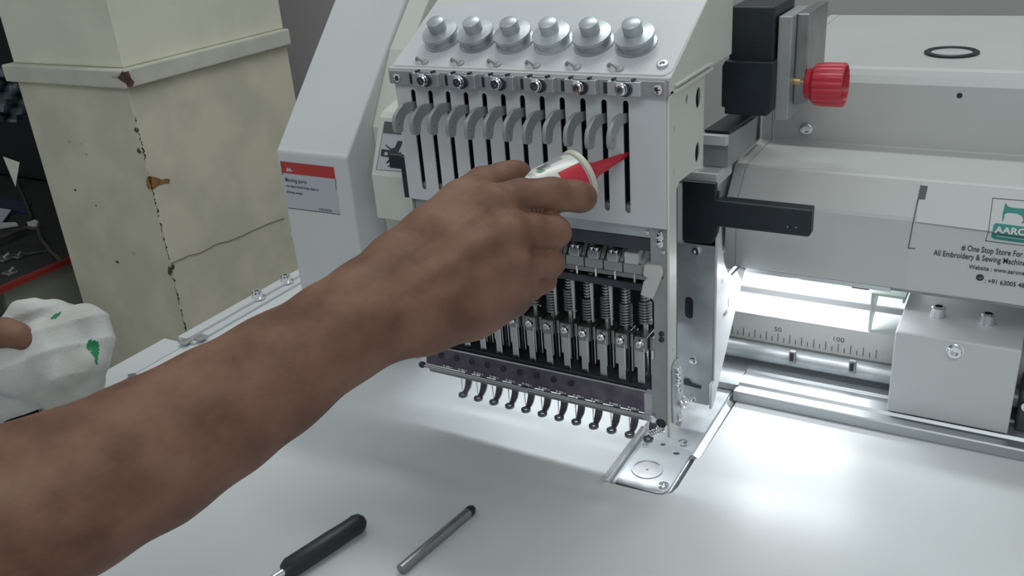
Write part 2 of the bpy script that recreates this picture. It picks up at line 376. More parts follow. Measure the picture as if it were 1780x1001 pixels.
obj('table_leg', MB().box(-700, -650, 840, 890, ZF, -24), M['white'], tb); obj('table_leg', MB().box(480, 530, 590, 640, ZF, -24), M['white'], tb)
wg = thing('side_leaf', (-760, 490, -10), 'pale bluish leaf clipped to the far left edge of the table', 'table leaf')
pa = [at(178, 650, 2, 0), at(285, 588, 2, 0)]
obj('leaf_board', MB().prism([(-752, 440), (-752, 535), (-733, 535.5), (-719.5, 535), (-719.5, 440)], 2, -10, 0.5), M['white'], wg, bevel=.8)
obj('leaf_clip', MB().prism([tuple(at(a, b, 2, 2)[:2]) for a, b in [(222,652),(236,649),(238,653),(226,656)]], 2, .5, 3), M['bar'], wg, bevel=.4)

# ---- bed arm with needle plate
ba = thing('throat_bed', (-214, 560, -60), 'narrow steel machine bed with needle plate let into the table under the head', 'machine bed')
front = [(-236, 500.5), (-233.5, 499.8), (-197, 501), (-193.6, 503), (-192, 507)]
obj('arm_body', MB().prism([(-236, 501), (-199, 501), (-194, 504), (-192, 510), (-192, 655), (-192, 900), (-236, 900)], 2, -58, -2.2), M['zinc'], ba, bevel=.8)
hole = [ring2(-215.8, 523.8, 1.0, n=10)]
pl = [(-231.5, 501), (-199.5, 501), (-195.5, 503), (-193.2, 508), (-193, 558.5), (-231.5, 563)]
link('needle_plate', curve_mesh([pl]+hole+[ring2(-203.5, 552, 2.6, 2.2, 12), ring2(-217, 567-8, 2.2, 2, 12)], 1.8, XY(-.9)), M['alu'], ba)
obj('arm_cover', MB().prism([(-231.5, 563.6), (-193, 559.1), (-193, 640), (-196, 900), (-231.5, 900)], 2, -2.2, -.4), M['zinc'], ba)
obj('cap_ring', MB().lathe((-215.8, 523.8, 0), (0, 0, 1), [(1.2, .05), (10.4, .05), (10.4, .7), (11.4, .7), (11.8, .0)], 40), M['steel'], ba, smooth=True)
screw('plate_screw', (-197.6, 510, -.2), (0, 0, 1), 4.0, M['chrome'], ba, 1.6)
screw('plate_screw', (-203.6, 566.6, -.2), (0, 0, 1), 4.0, M['chrome'], ba, 1.6)
screw('plate_screw', (-228.5, 552, -.2), (0, 0, 1), 2.6, M['chrome'], ba, 1.2)
obj('edge_strip', MB().prism([(497.5, 0.1), (497.5, 2.4), (499.5, 3.4), (572, 3.4), (572, .1)], 0, -240, -236.4), M['chrome'], ba, bevel=.4)
obj('edge_strip', MB().prism([(-192.4, .8), (-190.6, 1.2), (-186, -1.5), (-186, -3), (-192.4, -3)], 1, 553, 640), M['zinc'], ba)

# ================================================================== RAIL, RULER, REAR BED
rl = thing('guide_rail', (100, 660, 0), 'bright aluminium guide rail profile lying along the table behind the head', 'rail')
prof = [(640, 0), (640, 7.8), (641.2, 9), (648, 9), (650, 6.2), (655, 6.2), (657, 8.6), (668, 9.6), (671, 8.2), (676, 8.2), (678, 10), (686, 10), (688, 9), (700, 9), (700, 0)]
prof = [(y+.2, z+.4) for y, z in prof]
obj('profile', MB().prism(prof, 0, -187, 420), M['rail'], rl, bevel=.3)
obj('profile_end', MB().prism([(656, .3), (656, 6.2), (668, 9.8), (700, 9), (700, .3)], 0, -212, -187.3), M['rail'], rl, bevel=.3)
rod = thing('drive_tube', (100, 694, 20), 'grey round drive tube in front of the ruler strip', 'tube')
obj('tube_body', MB().cyl((-235, 693, 20.5), (420, 693, 20.5), 7.5, 28), M['zinc'], rod, smooth=True)
for (a, b) in ((1377, 620), (1481, 637)):
    p = at(a, b, 1, 686)
    obj('clip', MB().box(p[0]-2.2, p[0]+3.2, 683.6, 687.2, p[2]-5.5, p[2]+6), M['bar'], rod, bevel=.5)
    obj('clip', MB().box(p[0]-1.2, p[0]+1.6, 682.6, 683.8, p[2]-2.5, p[2]+4), M['dark'], rod)
ru = thing('ruler_strip', (100, 703, 30), 'white millimetre ruler strip standing behind the rail with black marks', 'ruler')
obj('strip_plate', MB().box(-236, 420, 702, 703.4, 26, 51.4), M['plas'], ru, bevel=.3)
x50 = at(1353, 575, 1, 702)[0]; x100 = at(1458, 592, 1, 702)[0]; k5 = (x100-x50)/50
for mm_ in range(0, 131, 5):
    x = x50+(mm_-50)*k5
    if x < -215 or x > -72: continue
    obj('tick_mark', MB().box(x-.28, x+.28, 701.7, 702, 29, 29+(7.6 if mm_ % 10 == 0 else 4.2)), M['greyink'], ru)
for mm_, s in ((50, '50'), (100, '100')):
    x = x50+(mm_-50)*k5; text_mesh('ruler_number', s, 5.8, M['greyink'], ru, (x-.5, 701.8, 38.6), (1, 0, 0), (0, 0, 1), .08, 'CENTER', sx=1.15)
rb = thing('rear_bed', (100, 800, 0), 'brightly lit white rear bed behind the ruler under the beam', 'machine bed')
obj('bed_box', MB().box(-236, 420, 704, 744, 8, 50.6), M['table'], rb, bevel=.4)
obj('belt', MB().box(-236, 420, 744.3, 757.6, 30, 49.5), M['greyink'], rb)
obj('bed_box', MB().box(-236, 420, 758, 1000, 8, 50.8), M['table'], rb, bevel=.4)

# ---- carriage cover block in front of the beam
bk = thing('carriage_cover', (-30, 690, 10), 'white box cover with three socket screws riding on the rail at right', 'machine cover')
obj('cover', MB().prism([(655, 11), (655, 79), (656.5, 80.3), (760, 80.3), (760, 77.6), (658, 77.6), (658, 11)], 0, -70.6, 12.4), M['white'], bk, bevel=.8)
obj('cover_side', MB().prism([(657.6, 11.5), (657.6, 78), (697, 78), (697, 52), (662, 11.5)], 0, 9.4, 12.2), M['white'], bk)
obj('cover_side', MB().prism([(657.6, 11.5), (657.6, 78), (760, 78), (760, 52), (700, 52), (662, 11.5)], 0, -70.4, -68.4), M['white'], bk)
for (a, b) in ((1630, 549), (1716, 562)):
    p = at(a, b, 2, 80.3)
    mb = MB().lathe((p[0], p[1], 80.2), (0, 0, 1), [(5.6, 0), (5.6, .6), (5.2, .7), (5.2, 7.6), (4.6, 8.4), (2.8, 8.4), (2.6, 4), (0, 4)], 18)
    obj('socket_screw', mb, M['chrome'], bk, smooth=True, angle=30)
p = at(1660, 609, 1, 655); mb = MB().lathe((p[0], 655.2, p[2]), (0, -1, 0), [(6, 0), (6, .5), (5.2, .6), (5.2, 3.4), (4.4, 4.4), (2.8, 4.4), (2.6, 1), (0, 1)], 18)
obj('socket_screw', mb, M['chrome'], bk, smooth=True, angle=30)
kn = thing('rail_clamp', (25, 670, 10), 'dark clamp fitting on the rail right beside the white box cover', 'clamp')
obj('body', MB().box(16, 60, 664, 696, 10, 44), M['dsteel'], kn, bevel=2)
obj('bolt', MB().cyl((22, 663.8, 34), (22, 658.5, 34), 4, 12), M['chrome'], kn)
pb = thing('portal_bracket', (-85, 712, 51), 'pale green white angle bracket standing on the rear bed left of the box cover', 'bracket')
obj('upright', MB().prism([(703.5, 51.4), (703.5, 84), (742, 84), (742, 78), (708, 51.4)], 0, -96.6, -94.8), M['palegreen'], pb, bevel=.3)
obj('top_bar', MB().box(-96.6, -71.4, 703.5, 742, 84, 86), M['palegreen'], pb, bevel=.3)
obj('green_pad', MB().box(-92, -74, 714, 742, 80.5, 83.9), M['green'], pb, bevel=.5)
obj('inner_side', MB().prism([(703.5, 80.8), (703.5, 83.9), (742, 83.9), (742, 80.8)], 0, -73.2, -71.6), M['palegreen'], pb)

# ================================================================== CROSS BEAM
bm_ = thing('cross_beam', (100, 700, 112), 'long pale cross beam running to the right behind the head with a maker sticker', 'beam')
EL = -203
prof = [(660, 112), (660, 165.5), (661.2, 168), (681, 188.6), (684, 189.6), (755, 190.2), (755, 240.5), (758, 246), (762, 250), (766, 251.5), (1000, 254), (1000, 112)]
# rounded lower left corner of the beam end
mb = MB(); ends = [(EL+6, .0), (EL+2, 1.5), (EL, 5)]
mb.prism(prof, 0, EL+8, 700)
obj('beam_shell', mb, M['beam'], bm_, bevel=1.2)
endc = MB().add([], [])
xs = [EL, EL+1, EL+3, EL+5.4, EL+8.1]; zs = [120, 116.5, 113.8, 112.4, 112]
for i in range(4):
    pr = [(y, max(z, zs[i+1])) if z < 120 else (y, z) for y, z in prof]
    endc.prism(pr, 0, xs[i], xs[i+1])
obj('end_cap', endc, M['beam'], bm_)
obj('lower_lip', MB().box(-190, 700, 668, 676, 106.5, 111.8), M['bar'], bm_, bevel=.4)
obj('lip_clip', MB().box(*[at(1480, 503, 1, 662)[0], at(1510, 508, 1, 662)[0]], 661.5, 663, 107, 110), M['dsteel'], bm_)
p = at(1668, 166, 1, 755); obj('hole_plug', MB().cyl((p[0], 755.5, p[2]), (p[0], 754.6, p[2]), 2.0, 14), M['dark'], bm_)
p = at(1403, 223, 1, 755); screw('dome_screw', (p[0], 755, p[2]), (0, -1, 0), 5.4, M['chrome'], bm_, 3.6)
c0 = at(1665, 98, 2, 252.5)
obj('port_ring', MB().lathe((c0[0]-6, c0[1]+14, 251.5), (0, 0, 1), [(15.5, 0), (20.5, 0), (20.5, 2.2), (19, 3), (16.5, 2.6), (15.5, 1)], 40), M['black'], bm_, smooth=True)
obj('port_cap', MB().lathe((c0[0]-6, c0[1]+14, 251.5), (0, 0, 1), [(15.4, 0), (15.4, 1.6), (0, 2)], 40), M['film'], bm_, smooth=True)
# sticker: film, sign marks and lettering; printed flat on the front face (y=660) and the slope above it
def on_slope(px, py):    # slope plane through (y660,z167),(y681,z188.6)
    nrm = np.array([0, -21.6, 21.0]); d = ray(px, py); t = np.dot(np.array([0, 660.5, 168.0])-EYE, nrm)/np.dot(d, nrm); return EYE+t*d
def decal(name, pts, m_, parent, f, lift=.25):
    P = [np.array(f(a, b)) for a, b in pts]; nrm = np.cross(P[1]-P[0], P[2]-P[0]); nrm /= np.linalg.norm(nrm)
    if np.dot(nrm, P[0]-EYE) > 0: nrm = -nrm
    n_ = len(P); vs = [p+nrm*lift for p in P]+[p-nrm*.1 for p in P]
    return obj(name, MB().add(vs, [tuple(range(n_)), tuple(range(n_, 2*n_))[::-1]]+[(i, (i+1) % n_, n_+(i+1) % n_, n_+i) for i in range(n_)]), m_, parent)
fr = lambda a, b: at(a, b, 1, 660)
yc = lambda x: 372+(x-1480)*.1275       # crease in the picture
st = thing('maker_sticker', (-30, 660, 140), 'clear sticker with teal sewing machine logo and black lettering on the beam', 'sticker')
decal('film', [(1597,yc(1597)),(1640,yc(1640)),(1860,yc(1860)),(1835,560),(1568,496)][0:0] or [(1590,yc(1590)+1),(1880,yc(1880)+1),(1860,545),(1572,497)], M['film'], st, fr, .12)
decal('film', [(1602,316),(1880,341),(1872,yc(1872)-1),(1592,yc(1592)-1)], M['film'], st, on_slope, .12)
decal('corner_mark', [(1600,322),(1613,323.5),(1608,347),(1595,346.5)], M['greyink'], st, on_slope)
decal('corner_mark', [(1594.5,346.5),(1596.5,346.5),(1588.4,yc(1588)),(1586.6,yc(1587))], M['greyink'], st, on_slope)
decal('corner_mark', [(1586.6,yc(1587)),(1588.4,yc(1588)),(1580,430),(1578,430.5)], M['greyink'], st, fr)
decal('corner_mark', [(1578,430),(1591,431.4),(1591,432.8),(1577.8,431.6)], M['greyink'], st, fr)
# logo frame
decal('logo_frame', [(1725.2,344),(1850,354),(1850,355.2),(1726.4,345.2)], M['ink'], st, on_slope)
decal('logo_frame', [(1725.2,344),(1726.4,344.2),(1718.8,yc(1718)),(1717.6,yc(1717))], M['ink'], st, on_slope)
decal('logo_frame', [(1717.6,yc(1717)),(1718.8,yc(1718)),(1713.6,418.5),(1712.4,418.5)], M['ink'], st, fr)
decal('logo_frame', [(1712.4,417.6),(1838,434),(1838,435.2),(1712.4,418.8)], M['ink'], st, fr)
# sewing machine logo
decal('logo_machine', [(1748,352),(1752,359),(1760,361.5),(1850,368),(1850,384),(1796,378),(1790,386),(1786,388),(1776,388),(1779,382),(1777,376),(1768,371),(1752,370),(1746.5,372),(1744,384),(1742,384),(1743,371)], M['teal'], st, on_slope, .3)
decal('logo_banner', [(1726,389),(1732,388),(1850,403),(1850,407),(1850,430),(1733,415),(1724,414),(1722,408)] if False else [(1724,yc(1724)+1),(1850,yc(1850)+1),(1846,431),(1729,415.5),(1723,412)], M['teal'], st, fr, .3)
decal('logo_banner', [(1727,391),(1731,388),(1850,403),(1850,yc(1850)),(1725,yc(1725))], M['teal'], st, on_slope, .3)
def beam_text(name, s, px, py, size, m_, sx=1.0, bold=.05, f=fr):
    o_ = f(px, py); return text_mesh(name, s, size, m_, st, (o_[0], o_[1]-.35, o_[2]), (1, 0, 0), (0, 0, 1), .1, 'LEFT', bold, sx)
o_ = on_slope(1729, 404.5); text_mesh('lettering', 'AARON', 6.6, M['plas'], st, (o_[0], o_[1]-.35, o_[2]+.35), (1, 0, 0), (0, .7, .72), .1, 'LEFT', .25, 1.05)
decal('logo_line', [(1732,409),(1850,424),(1850,425.5),(1732,410.5)], M['paper'], st, fr, .4)
beam_text('lettering', '# One Stop Store For All Your', 1671, 434.5, 6.0, M['ink'], .70)
beam_text('lettering', 'All Embroidery & Sewing Machines Shop', 1622.5, 443, 6.0, M['ink'], .70)
beam_text('lettering', 'Website : www.aaronem', 1684, 466.5, 4.6, M['ink'], .80, .03)
beam_text('lettering', ': +91 63005 4869', 1711, 491, 4.8, M['ink'], .84)
p = fr(1703.5, 482); obj('phone_icon', MB().lathe((p[0], 659.7, p[2]), (0, -1, 0), [(2.5, 0), (2.5, .15), (0, .15)], 18), M['ink'], st)
text_mesh('phone_icon', '✓', 3.2, M['plas'], st, (p[0]-1.2, 659.4, p[2]-1.2), (1, 0, 0), (0, 0, 1), .05)

# ---- red knob with brass stem, motor
kb = thing('red_knob', (-130, 664, 256), 'red ribbed plastic knob on a brass stem above the beam', 'knob')
YK = 664
pa, pe = at(1404, 146, 1, YK), at(1471, 148, 1, YK); ax_ = Vector(pe-pa).normalized(); L = (Vector(pe)-Vector(pa)).length
top, bot = at(1440, 104, 1, YK), at(1440, 184, 1, YK); R = (top[2]-bot[2])/2*.95
nn = 96; prof = [(R*.60, -1), (R*.70, 0), (R*.74, L*.12), (R*.90, L*.2), (R*.96, L*.22), (R*1.0, L*.5), (R*1.0, L*.93), (R*.96, L*.98), (R*.86, L*.98), (R*.80, L*.8), (0, L*.75)]
mb = MB(); t = Vector(ax_); u = t.cross(Vector((0, 0, 1))).normalized(); v = t.cross(u); o0 = Vector(pa)
for i, (r_, h) in enumerate(prof):
    for k in range(nn):
        rr = r_*(1-(.055 if 3 <= i <= 7 else 0)*(.5+.5*math.cos(16*2*PI*k/nn))**3)
        mb.v.append(tuple(o0+t*h+(u*math.cos(2*PI*k/nn)+v*math.sin(2*PI*k/nn))*max(rr, .01)))
for i in range(len(prof)-1):
    for k in range(nn): mb.f.append((i*nn+k, i*nn+(k+1) % nn, (i+1)*nn+(k+1) % nn, (i+1)*nn+k))
obj('knob_cap', mb, M['red'], kb, smooth=True, angle=30)
q = at(1380, 141, 1, YK)
obj('brass_stem', MB().lathe(tuple(q), tuple(ax_), [(3.2, 0), (3.2, 5), (2.2, 5), (2.2, 8), (4.2, 8), (4.2, (Vector(pa)-Vector(q)).length)], 14, True), M['brass'], kb, smooth=True, angle=30)
mo = thing('stepper_motor', (-190, 640, 240), 'black square stepper motor with grey mounting plate behind the head', 'motor')
c = lambda a, b, y=640: at(a, b, 1, y)
A, B = c(1253, 198), c(1345, 103)
ob = [(A[0]+2.5, A[2]), (B[0]-3, A[2]), (B[0]-3, A[2]+3), (B[0]-.5, A[2]+3), (B[0], A[2]+6), (B[0], B[2]-2), (A[0]+2, B[2]-2), (A[0], B[2]-6), (A[0], A[2]+5), (A[0]+2.5, A[2]+5)]
obj('motor_body', MB().prism(ob, 1, 640, 700), M['black'], mo, bevel=1)
obj('motor_top', MB().box(A[0]+3, B[0]-2, 646, 700, B[2]-3, B[2]+34), M['black'], mo, bevel=1)
mp_ = c(1344, 206, 650); mq = c(1374, 106, 650)
obj('mounting_plate', MB().box(mp_[0]+.6, mq[0], 650, 700, mp_[2]-1, mq[2]+30), M['lever'], mo, bevel=.8)
mr = c(1402, 160, 664)
obj('mounting_plate', MB().box(mq[0]+.2, mr[0]-.6, 662, 720, mp_[2]+8, mq[2]+30), M['bar'], mo, bevel=.8)
obj('motor_foot', MB().box(A[0]-6, A[0]+2, 705, 740, 195, B[2]+10), M['dsteel'], mo)

# ---- head slide: the block that runs along the beam
sl = thing('head_slide', (-205, 640, 195), 'pale slide block linking the head to the beam under the motor', 'slide block')
f1 = lambda a, b, y=621: at(a, b, 1, y)
a1, a2 = f1(1222, 250), f1(1268, 287)
obj('block_body', MB().prism([(621, 206), (621, 230), (694, 225.5), (690, 205)], 0, a1[0], -190), M['lever'], sl, bevel=.5)
obj('block_top_bar', MB().box(a1[0]-4, -190.2, 616, 621, f1(1230, 252, 616)[2], f1(1230, 235, 616)[2]), M['white'], sl, bevel=.5)
obj('block_lid', MB().prism([(624, 230.4), (624, 232), (690, 229), (690, 226.4)], 0, a1[0], -191), M['black'], sl)
obj('slide_ledge', MB().box(-226, -193, 606, 640, 196, 205.6), M['white'], sl, bevel=.6)
obj('slide_base', MB().box(-232, -206, 640, 700, 120, 205), M['zinc'], sl, bevel=.6)

# ---- black L shaped bracket
lb = thing('black_bar_bracket', (-200, 600, 150), 'black bar bracket sticking out to the right in front of the beam', 'bracket')
g = lambda a, b, y=600: at(a, b, 1, y)
P = [g(1186, 315), g(1246, 314), g(1246, 350), g(1411, 368), g(1405, 413), g(1252, 396), g(1246, 416), g(1238, 424), g(1184, 418)]
xr, zr = g(1408, 390)[0], 0
zt, zb = g(1330, 358)[2]-.6, g(1330, 404)[2]
ol = [(-217, 154), (-217, 200.5), (-192, 200.5), (-192, 188), (xr-.8, 188), (xr, 187), (xr, 169.6), (xr-1, 168.4), (-189.5, 168.4), (-190.5, 162), (-194, 155), (-196, 154)]
obj('bracket_body', MB().prism(ol, 1, 600, 604), M['black'], lb, bevel=.9)
obj('bracket_bar', MB().box(-191.5, xr, 600.2, 612, 168.6, 187.8), M['black'], lb, bevel=.9)
for (a, b) in ((1369, 394), (1384, 395)):
    q = g(a, b); obj('pin_hole', MB().cyl((q[0], 600.1, q[2]), (q[0], 599.7, q[2]), .7, 8), M['bar'], lb)

# ---- zinc angle plate and white side plate that carry the hook arm
an = thing('arm_bracket', (-205, 600, 5), 'galvanised angle plate with oval slot and white side wing behind the head', 'bracket')
plate = [(-221, 19), (-221, 152), (-192.6, 152), (-192.6, 20), (-195.5, 16.6), (-216, 16.6)]
slot = slot2(g(1197, 535)[0], g(1197, 555)[2], g(1197, 516)[2], 7)
link('front_plate', curve_mesh([plate, slot], 2.4, XZ(601.4)), M['zinc'], an)
obj('plate_back', MB().box(-220, -194, 612, 616, 20, 190), M['dsteel'], an)
for (a, b) in ((1211, 436), (1206, 626), (1205, 692)):
    q = g(a, b); screw('plate_screw', (q[0], 600.3, q[2]), (0, -1, 0), 3.2, M['chrome'], an, 2.2)
q = g(1200, 665); obj('latch', MB().prism([(q[0]-5, q[2]+3), (q[0]-1, q[2]+3), (q[0]+1, q[2]), (q[0]+9, q[2]-1), (q[0]+9, q[2]-3), (q[0]-5, q[2]-2)], 1, 598.6, 600.1), M['dsteel'], an)
Y = lambda a, b: tuple(at(a, b, 0, -192)[1:])
wing = [Y(1231, 706), Y(1230, 704), (601.5, 120), (601.5, 166), (608, 166)]
wing = [(594.5, 18), (598, 17.5), Y(1291, 470), (676, 104), (676, 112), (640, 113), (628, 120), (618, 133), (611, 152), (609, 168), (601.4, 168), (601.4, 40), (594.5, 40)]
hol = [ring2(*Y(1252, 488), 1, 2.2, 8)[::-1], [Y(1262, 520), Y(1264, 516), Y(1264, 533), Y(1262, 535)], ring2(*Y(1283, 493), .8, 1.5, 8)]
link('side_wing', curve_mesh([wing]+hol, 2, YZ(-191.4)), M['white'], an)
text_mesh('stamped_mark', 'MILL', 6, M['bar'], an, (-190.2, 618, 86), (0, 1, -.0), (0, 0, 1), .05)

# ================================================================== SEWING HEAD (needle case)
hd = thing('sewing_head', (-288, 530, 60), 'twelve needle embroidery head with slotted grey face plate and springs', 'embroidery head')
PX = 14.155; X1 = -372.3; XN = [X1+PX*i for i in range(12)]
slots = [slot2(x, 210.5, 282, 3.9) for x in XN]
link('face_plate', curve_mesh([[(-385.5, 202.8), (-190.6, 202.8), (-190.6, 286), (-385.5, 286)]]+slots, 1.6, XZ(500.8)), M['case'], hd)
obj('slot_cavity', MB().box(-384, -191, 511, 513, 204, 292), M['dark'], hd)  # added dark sheet, its colour gives the slots their shade
obj('slot_cavity', MB().box(-384, -191, 503, 511, 204, 214.8), M['lever'], hd)
for i in range(13):
    x = XN[0]-PX/2+PX*i; obj('slot_divider', MB().box(x-3.6, x+3.6, 502, 511, 214.2, 291), M['dark'], hd)
so = [(500, 285.5), (563, 285.5), (562, 227), (517, 228.5), (512.5, 225), (512.5, 56), (509, 50), (500.2, 50), (500, 60)]
so_h = [ring2(552, 272.8, 5.5, 7, 18), ring2(551.4, 237.5, 5, 7, 18), ring2(531, 277, 2.4, 3.4, 12), ring2(509.1, 263.8, 1.3, 2.3, 10), ring2(508.4, 237.2, 1.3, 2.6, 10), ring2(508.6, 228.8, 1, 1.5, 8), ring2(506.4, 115, 1, 2.2, 8), ring2(504, 279, .9, 1.6, 8)]
link('side_cover', curve_mesh([so]+so_h, 1.6, YZ(-189.9)), M['green_cast'], hd)
obj('side_backing', MB().prism([(514, 290), (560, 290), (560, 229), (514, 230)], 0, -205, -203), M['dark'], hd)
link('left_cover', curve_mesh([[(501, 285), (570, 285), (570, 84), (501, 84)]], 1.6, YZ(-386.4)), M['green_cast'], hd)
obj('black_seal', MB().box(-391.5, -387.4, 501, 505, 202.5, 233), M['black'], hd, bevel=.4)
obj('black_seal', MB().box(-403, -391.8, 503, 507, 223, 233), M['black'], hd, bevel=.4)
obj('back_panel', MB().box(-384, -206, 556, 560, 67, 229), M['dark'], hd)
obj('back_panel', MB().box(-384, -192, 556, 560, 229, 286), M['dark'], hd)
for y0, z0, dz in ((498.5, 286.2, 2.4), (500, 290, 1.8)):
    obj('side_flange', MB().box(-189.6, -187.2, y0+9, 574, z0-.4, z0+dz-.9), M['green_cast'], hd, bevel=.3)
# sloping upper panel with thread tension discs
obj('upper_front', MB().box(-391, -189.2, 500, 503, 286.4, 296), M['case'], hd)
up = [(503, 296), (531, 311), (560, 327), (620, 360), (620, 287), (503, 287)]
obj('upper_housing', MB().prism(up, 0, -391, -189.2), M['green_cast'], hd, bevel=1)
# proud panel with rounded lower right corner, lying on the slope
ud = Vector((0, 30, 16)).normalized(); un = Vector((0, -ud.z, ud.y))
P0 = np.array([0, 503, 296.0]); Mx = Matrix(((1, 0, 0, 0), (0, ud.y, un.y, (503)*MM), (0, ud.z, un.z, (296)*MM), (0, 0, 0, 1)))
cor = [(-389, 1), (-196, 1)]+[(-196+6*math.sin(t), 7-6*math.cos(t)) for t in np.linspace(.2, PI/2, 7)]+[(-190, 120), (-389, 120)]
link('tension_panel', curve_mesh([cor], 1.2, Mx), M['case'], hd, bevel=.3)
def onup(x, s_, h): return Vector((x, 503, 296))+ud*s_+un*h
for i in range(6):
    x = XN[0]+PX*(2*i+1)-PX*.55
    mb = MB(); mb.lathe(onup(x+4, 28, .6), un, [(13, 0), (13, 1.2), (11, 1.6), (10, 5), (12.5, 6), (12.5, 8), (6, 9), (6, 16), (4.5, 17), (0, 17)], 28)
    obj('tension_disc', mb, M['zinc'], hd, smooth=True, angle=35)
    mb = MB().tube([onup(x-7, 7.5, 1), onup(x-5, 6.5, 3.2), onup(x-2, 5.5, 3.2), onup(x+1, 5, 1)], 1.0, 8)
    mb.lathe(onup(x+1.5, 5, .6), un, [(2.6, 0), (2.6, .8), (1.6, 1.2), (0, 1.2)], 12)
    obj('thread_hook', mb, M['lever'], hd, smooth=True, angle=50)
mb = onup(-197.5, 10, .5); screw('panel_screw', mb, un, 3.6, M['steel'], hd, 1.6)
# thread clamp bar with six twin clamps
BZ = 290.4
tbz = obj('clamp_bar', MB().box(-388, -189.4, 496.6, 499.6, 286, 294.8), M['lever'], hd, bevel=.4)
cross_screw('bar_screw', (-381.5, 496.4, 290.2), (0, -1, 0), 3.0, M['chrome'], tbz)
cross_screw('bar_screw', (-194.5, 496.4, 290.2), (0, -1, 0), 3.0, M['chrome'], tbz)
obj('bar_end', MB().box(-190.6, -189.2, 495.6, 499.6, 286, 294.8), M['steel'], tbz)
for i in range(6):
    x = -355.8+28.2*i; z = BZ+.5
    k = obj('clamp_plate', MB().box(x-9.5, x-4.2, 491.5, 493, z-4.2, z+4.2).box(x-9.5, x-8.6, 493, 496.6, z-4.2, z+4.2)
            .box(x-4.2, x+4.5, 491.2, 493, z-3.8, z+3.8).box(x+4.5, x+11, 491.5, 493, z-4.2, z+4.2).box(x+10, x+11, 493, 496.6, z-4.2, z+4.2), M['alu'], hd, bevel=.3)
    obj('rubber_pad', MB().box(x-12.8, x-9.8, 492.5, 496.5, z-3.6, z+3.6), M['dsteel'], k, bevel=.8)
    obj('rubber_pad', MB().lathe((x+2.4, 491.2, z-.3), (0, -1, 0), [(4.1, 0), (4.1, 1.4), (0, 1.4)], 18), M['dsteel'], k, smooth=True, angle=30)
    obj('clamp_screw', MB().lathe((x, 491.2, z), (0, -1, 0), [(4.3, 0), (4.3, 1), (3.6, 1.6), (3.4, 3.2), (2.7, 3.8), (1.7, 3.8), (1.5, 1.2), (0, 1.2)], 18), M['chrome'], k, smooth=True, angle=30)
    obj('nib', MB().box(x-7, x-5.4, 492, 496, z+4.4, z+5.6).box(x+5.4, x+7, 492, 496, z+4.4, z+5.6), M['dsteel'], k)
# take-up levers (one mesh shared by the twelve)
lv = [(511, 272.0), (500.9, 273.4), (494.4, 274.8), (487.2, 274.6), (482, 272.2), (477.6, 269.2), (476, 265.6), (475.7, 261.5), (476.9, 258.2), (480.3, 256.9), (483.9, 257.4), (484.6, 260.4), (486, 264.1), (489.5, 266.8), (495.5, 268.2), (501.4, 267.7), (511, 266.5)]
me = curve_mesh([lv, ring2(480.5, 262.8, .9, 1.1, 8)], 2.5)
me.transform(Matrix(((0,0,1,0),(1,0,0,0),(0,1,0,0),(0,0,0,1)))); me.materials.append(M['lever'])
for i in range(12):
    o = bpy.data.objects.new('take_up_lever', me); scene.collection.objects.link(o); o.parent = hd
    o.matrix_parent_inverse = Matrix.Translation(-hd.location); o.location = ((XN[i]-1.0)*MM, (0, -.0006, .0005)[i % 3], 0)
    # pivot rotation about the slot
    Rz = Matrix.Translation((o.location.x, .5, o.location.y)) @ Matrix.Rotation(math.radians(0), 4, 'Z') @ Matrix.Translation((0, -.5, 0))
    o.matrix_basis = Rz
    b = o.modifiers.new('bevel', 'BEVEL'); b.width = .5*MM; b.segments = 2; b.limit_method = 'ANGLE'

# ---- lower window: dark crossbar, thread clips, needle bars, springs, collars, blades
obj('upper_crossbar', MB().box(-384, -192, 504, 510, 193.5, 202.6), M['zinc'], hd, bevel=1.5)
obj('upper_crossbar', MB().box(-384, -192, 505.5, 511, 184, 193.4), M['dsteel'], hd, bevel=.6)
obj('frame_flange', MB().prism([(-202.5, 57), (-190.4, 57), (-190.4, 202.5), (-201.5, 202.5), (-203, 196), (-203, 152), (-201, 150), (-201, 108), (-203.2, 106), (-203.2, 57)], 1, 503, 505), M['lever'], hd, bevel=.3)
obj('frame_flange', MB().box(-384, -372, 503, 505, 84, 202.5), M['lever'], hd, bevel=.3)
obj('frame_foot', MB().box(-209, -190.6, 503.2, 510, 57, 79), M['zinc'], hd, bevel=.4)
obj('foot_bore', MB().lathe((-196.5, 503.1, 58), (0, -1, 0), [(3.6, 0), (3.6, .2), (0, .2)], 18), M['dark'], hd)
for (a, b) in ((1150, 580), (1150, 590)):
    q = at(a, b, 1, 503); screw('frame_screw', (q[0], 502.9, q[2]), (0, -1, 0), 1.9, M['dsteel'], hd, 1)
for (a, b, r_) in ((1148, 406, 1.6), (1147, 413, 2.6), (1147, 424, 2.6), (1125, 404, 1.3), (1153, 438, 1.4)):
    q = at(a, b, 1, 502); obj('bright_nut', MB().lathe((q[0], 502.8, q[2]), (0, -1, 0), [(r_, 0), (r_, 1.2), (r_*.5, 1.5), (r_*.4, .6), (0, .6)], 8), M['chrome'], hd)
obj('clip_rail', MB().box(-384, -206, 512, 530, 160, 163.6), M['bar'], hd, bevel=.5)
obj('clip_rail', MB().box(-384, -208, 526, 529, 163.6, 184), M['steel'], hd, bevel=.4)
obj('clip_rail', MB().box(-384, -206, 511, 518, 152, 157.6), M['dsteel'], hd, bevel=.8)
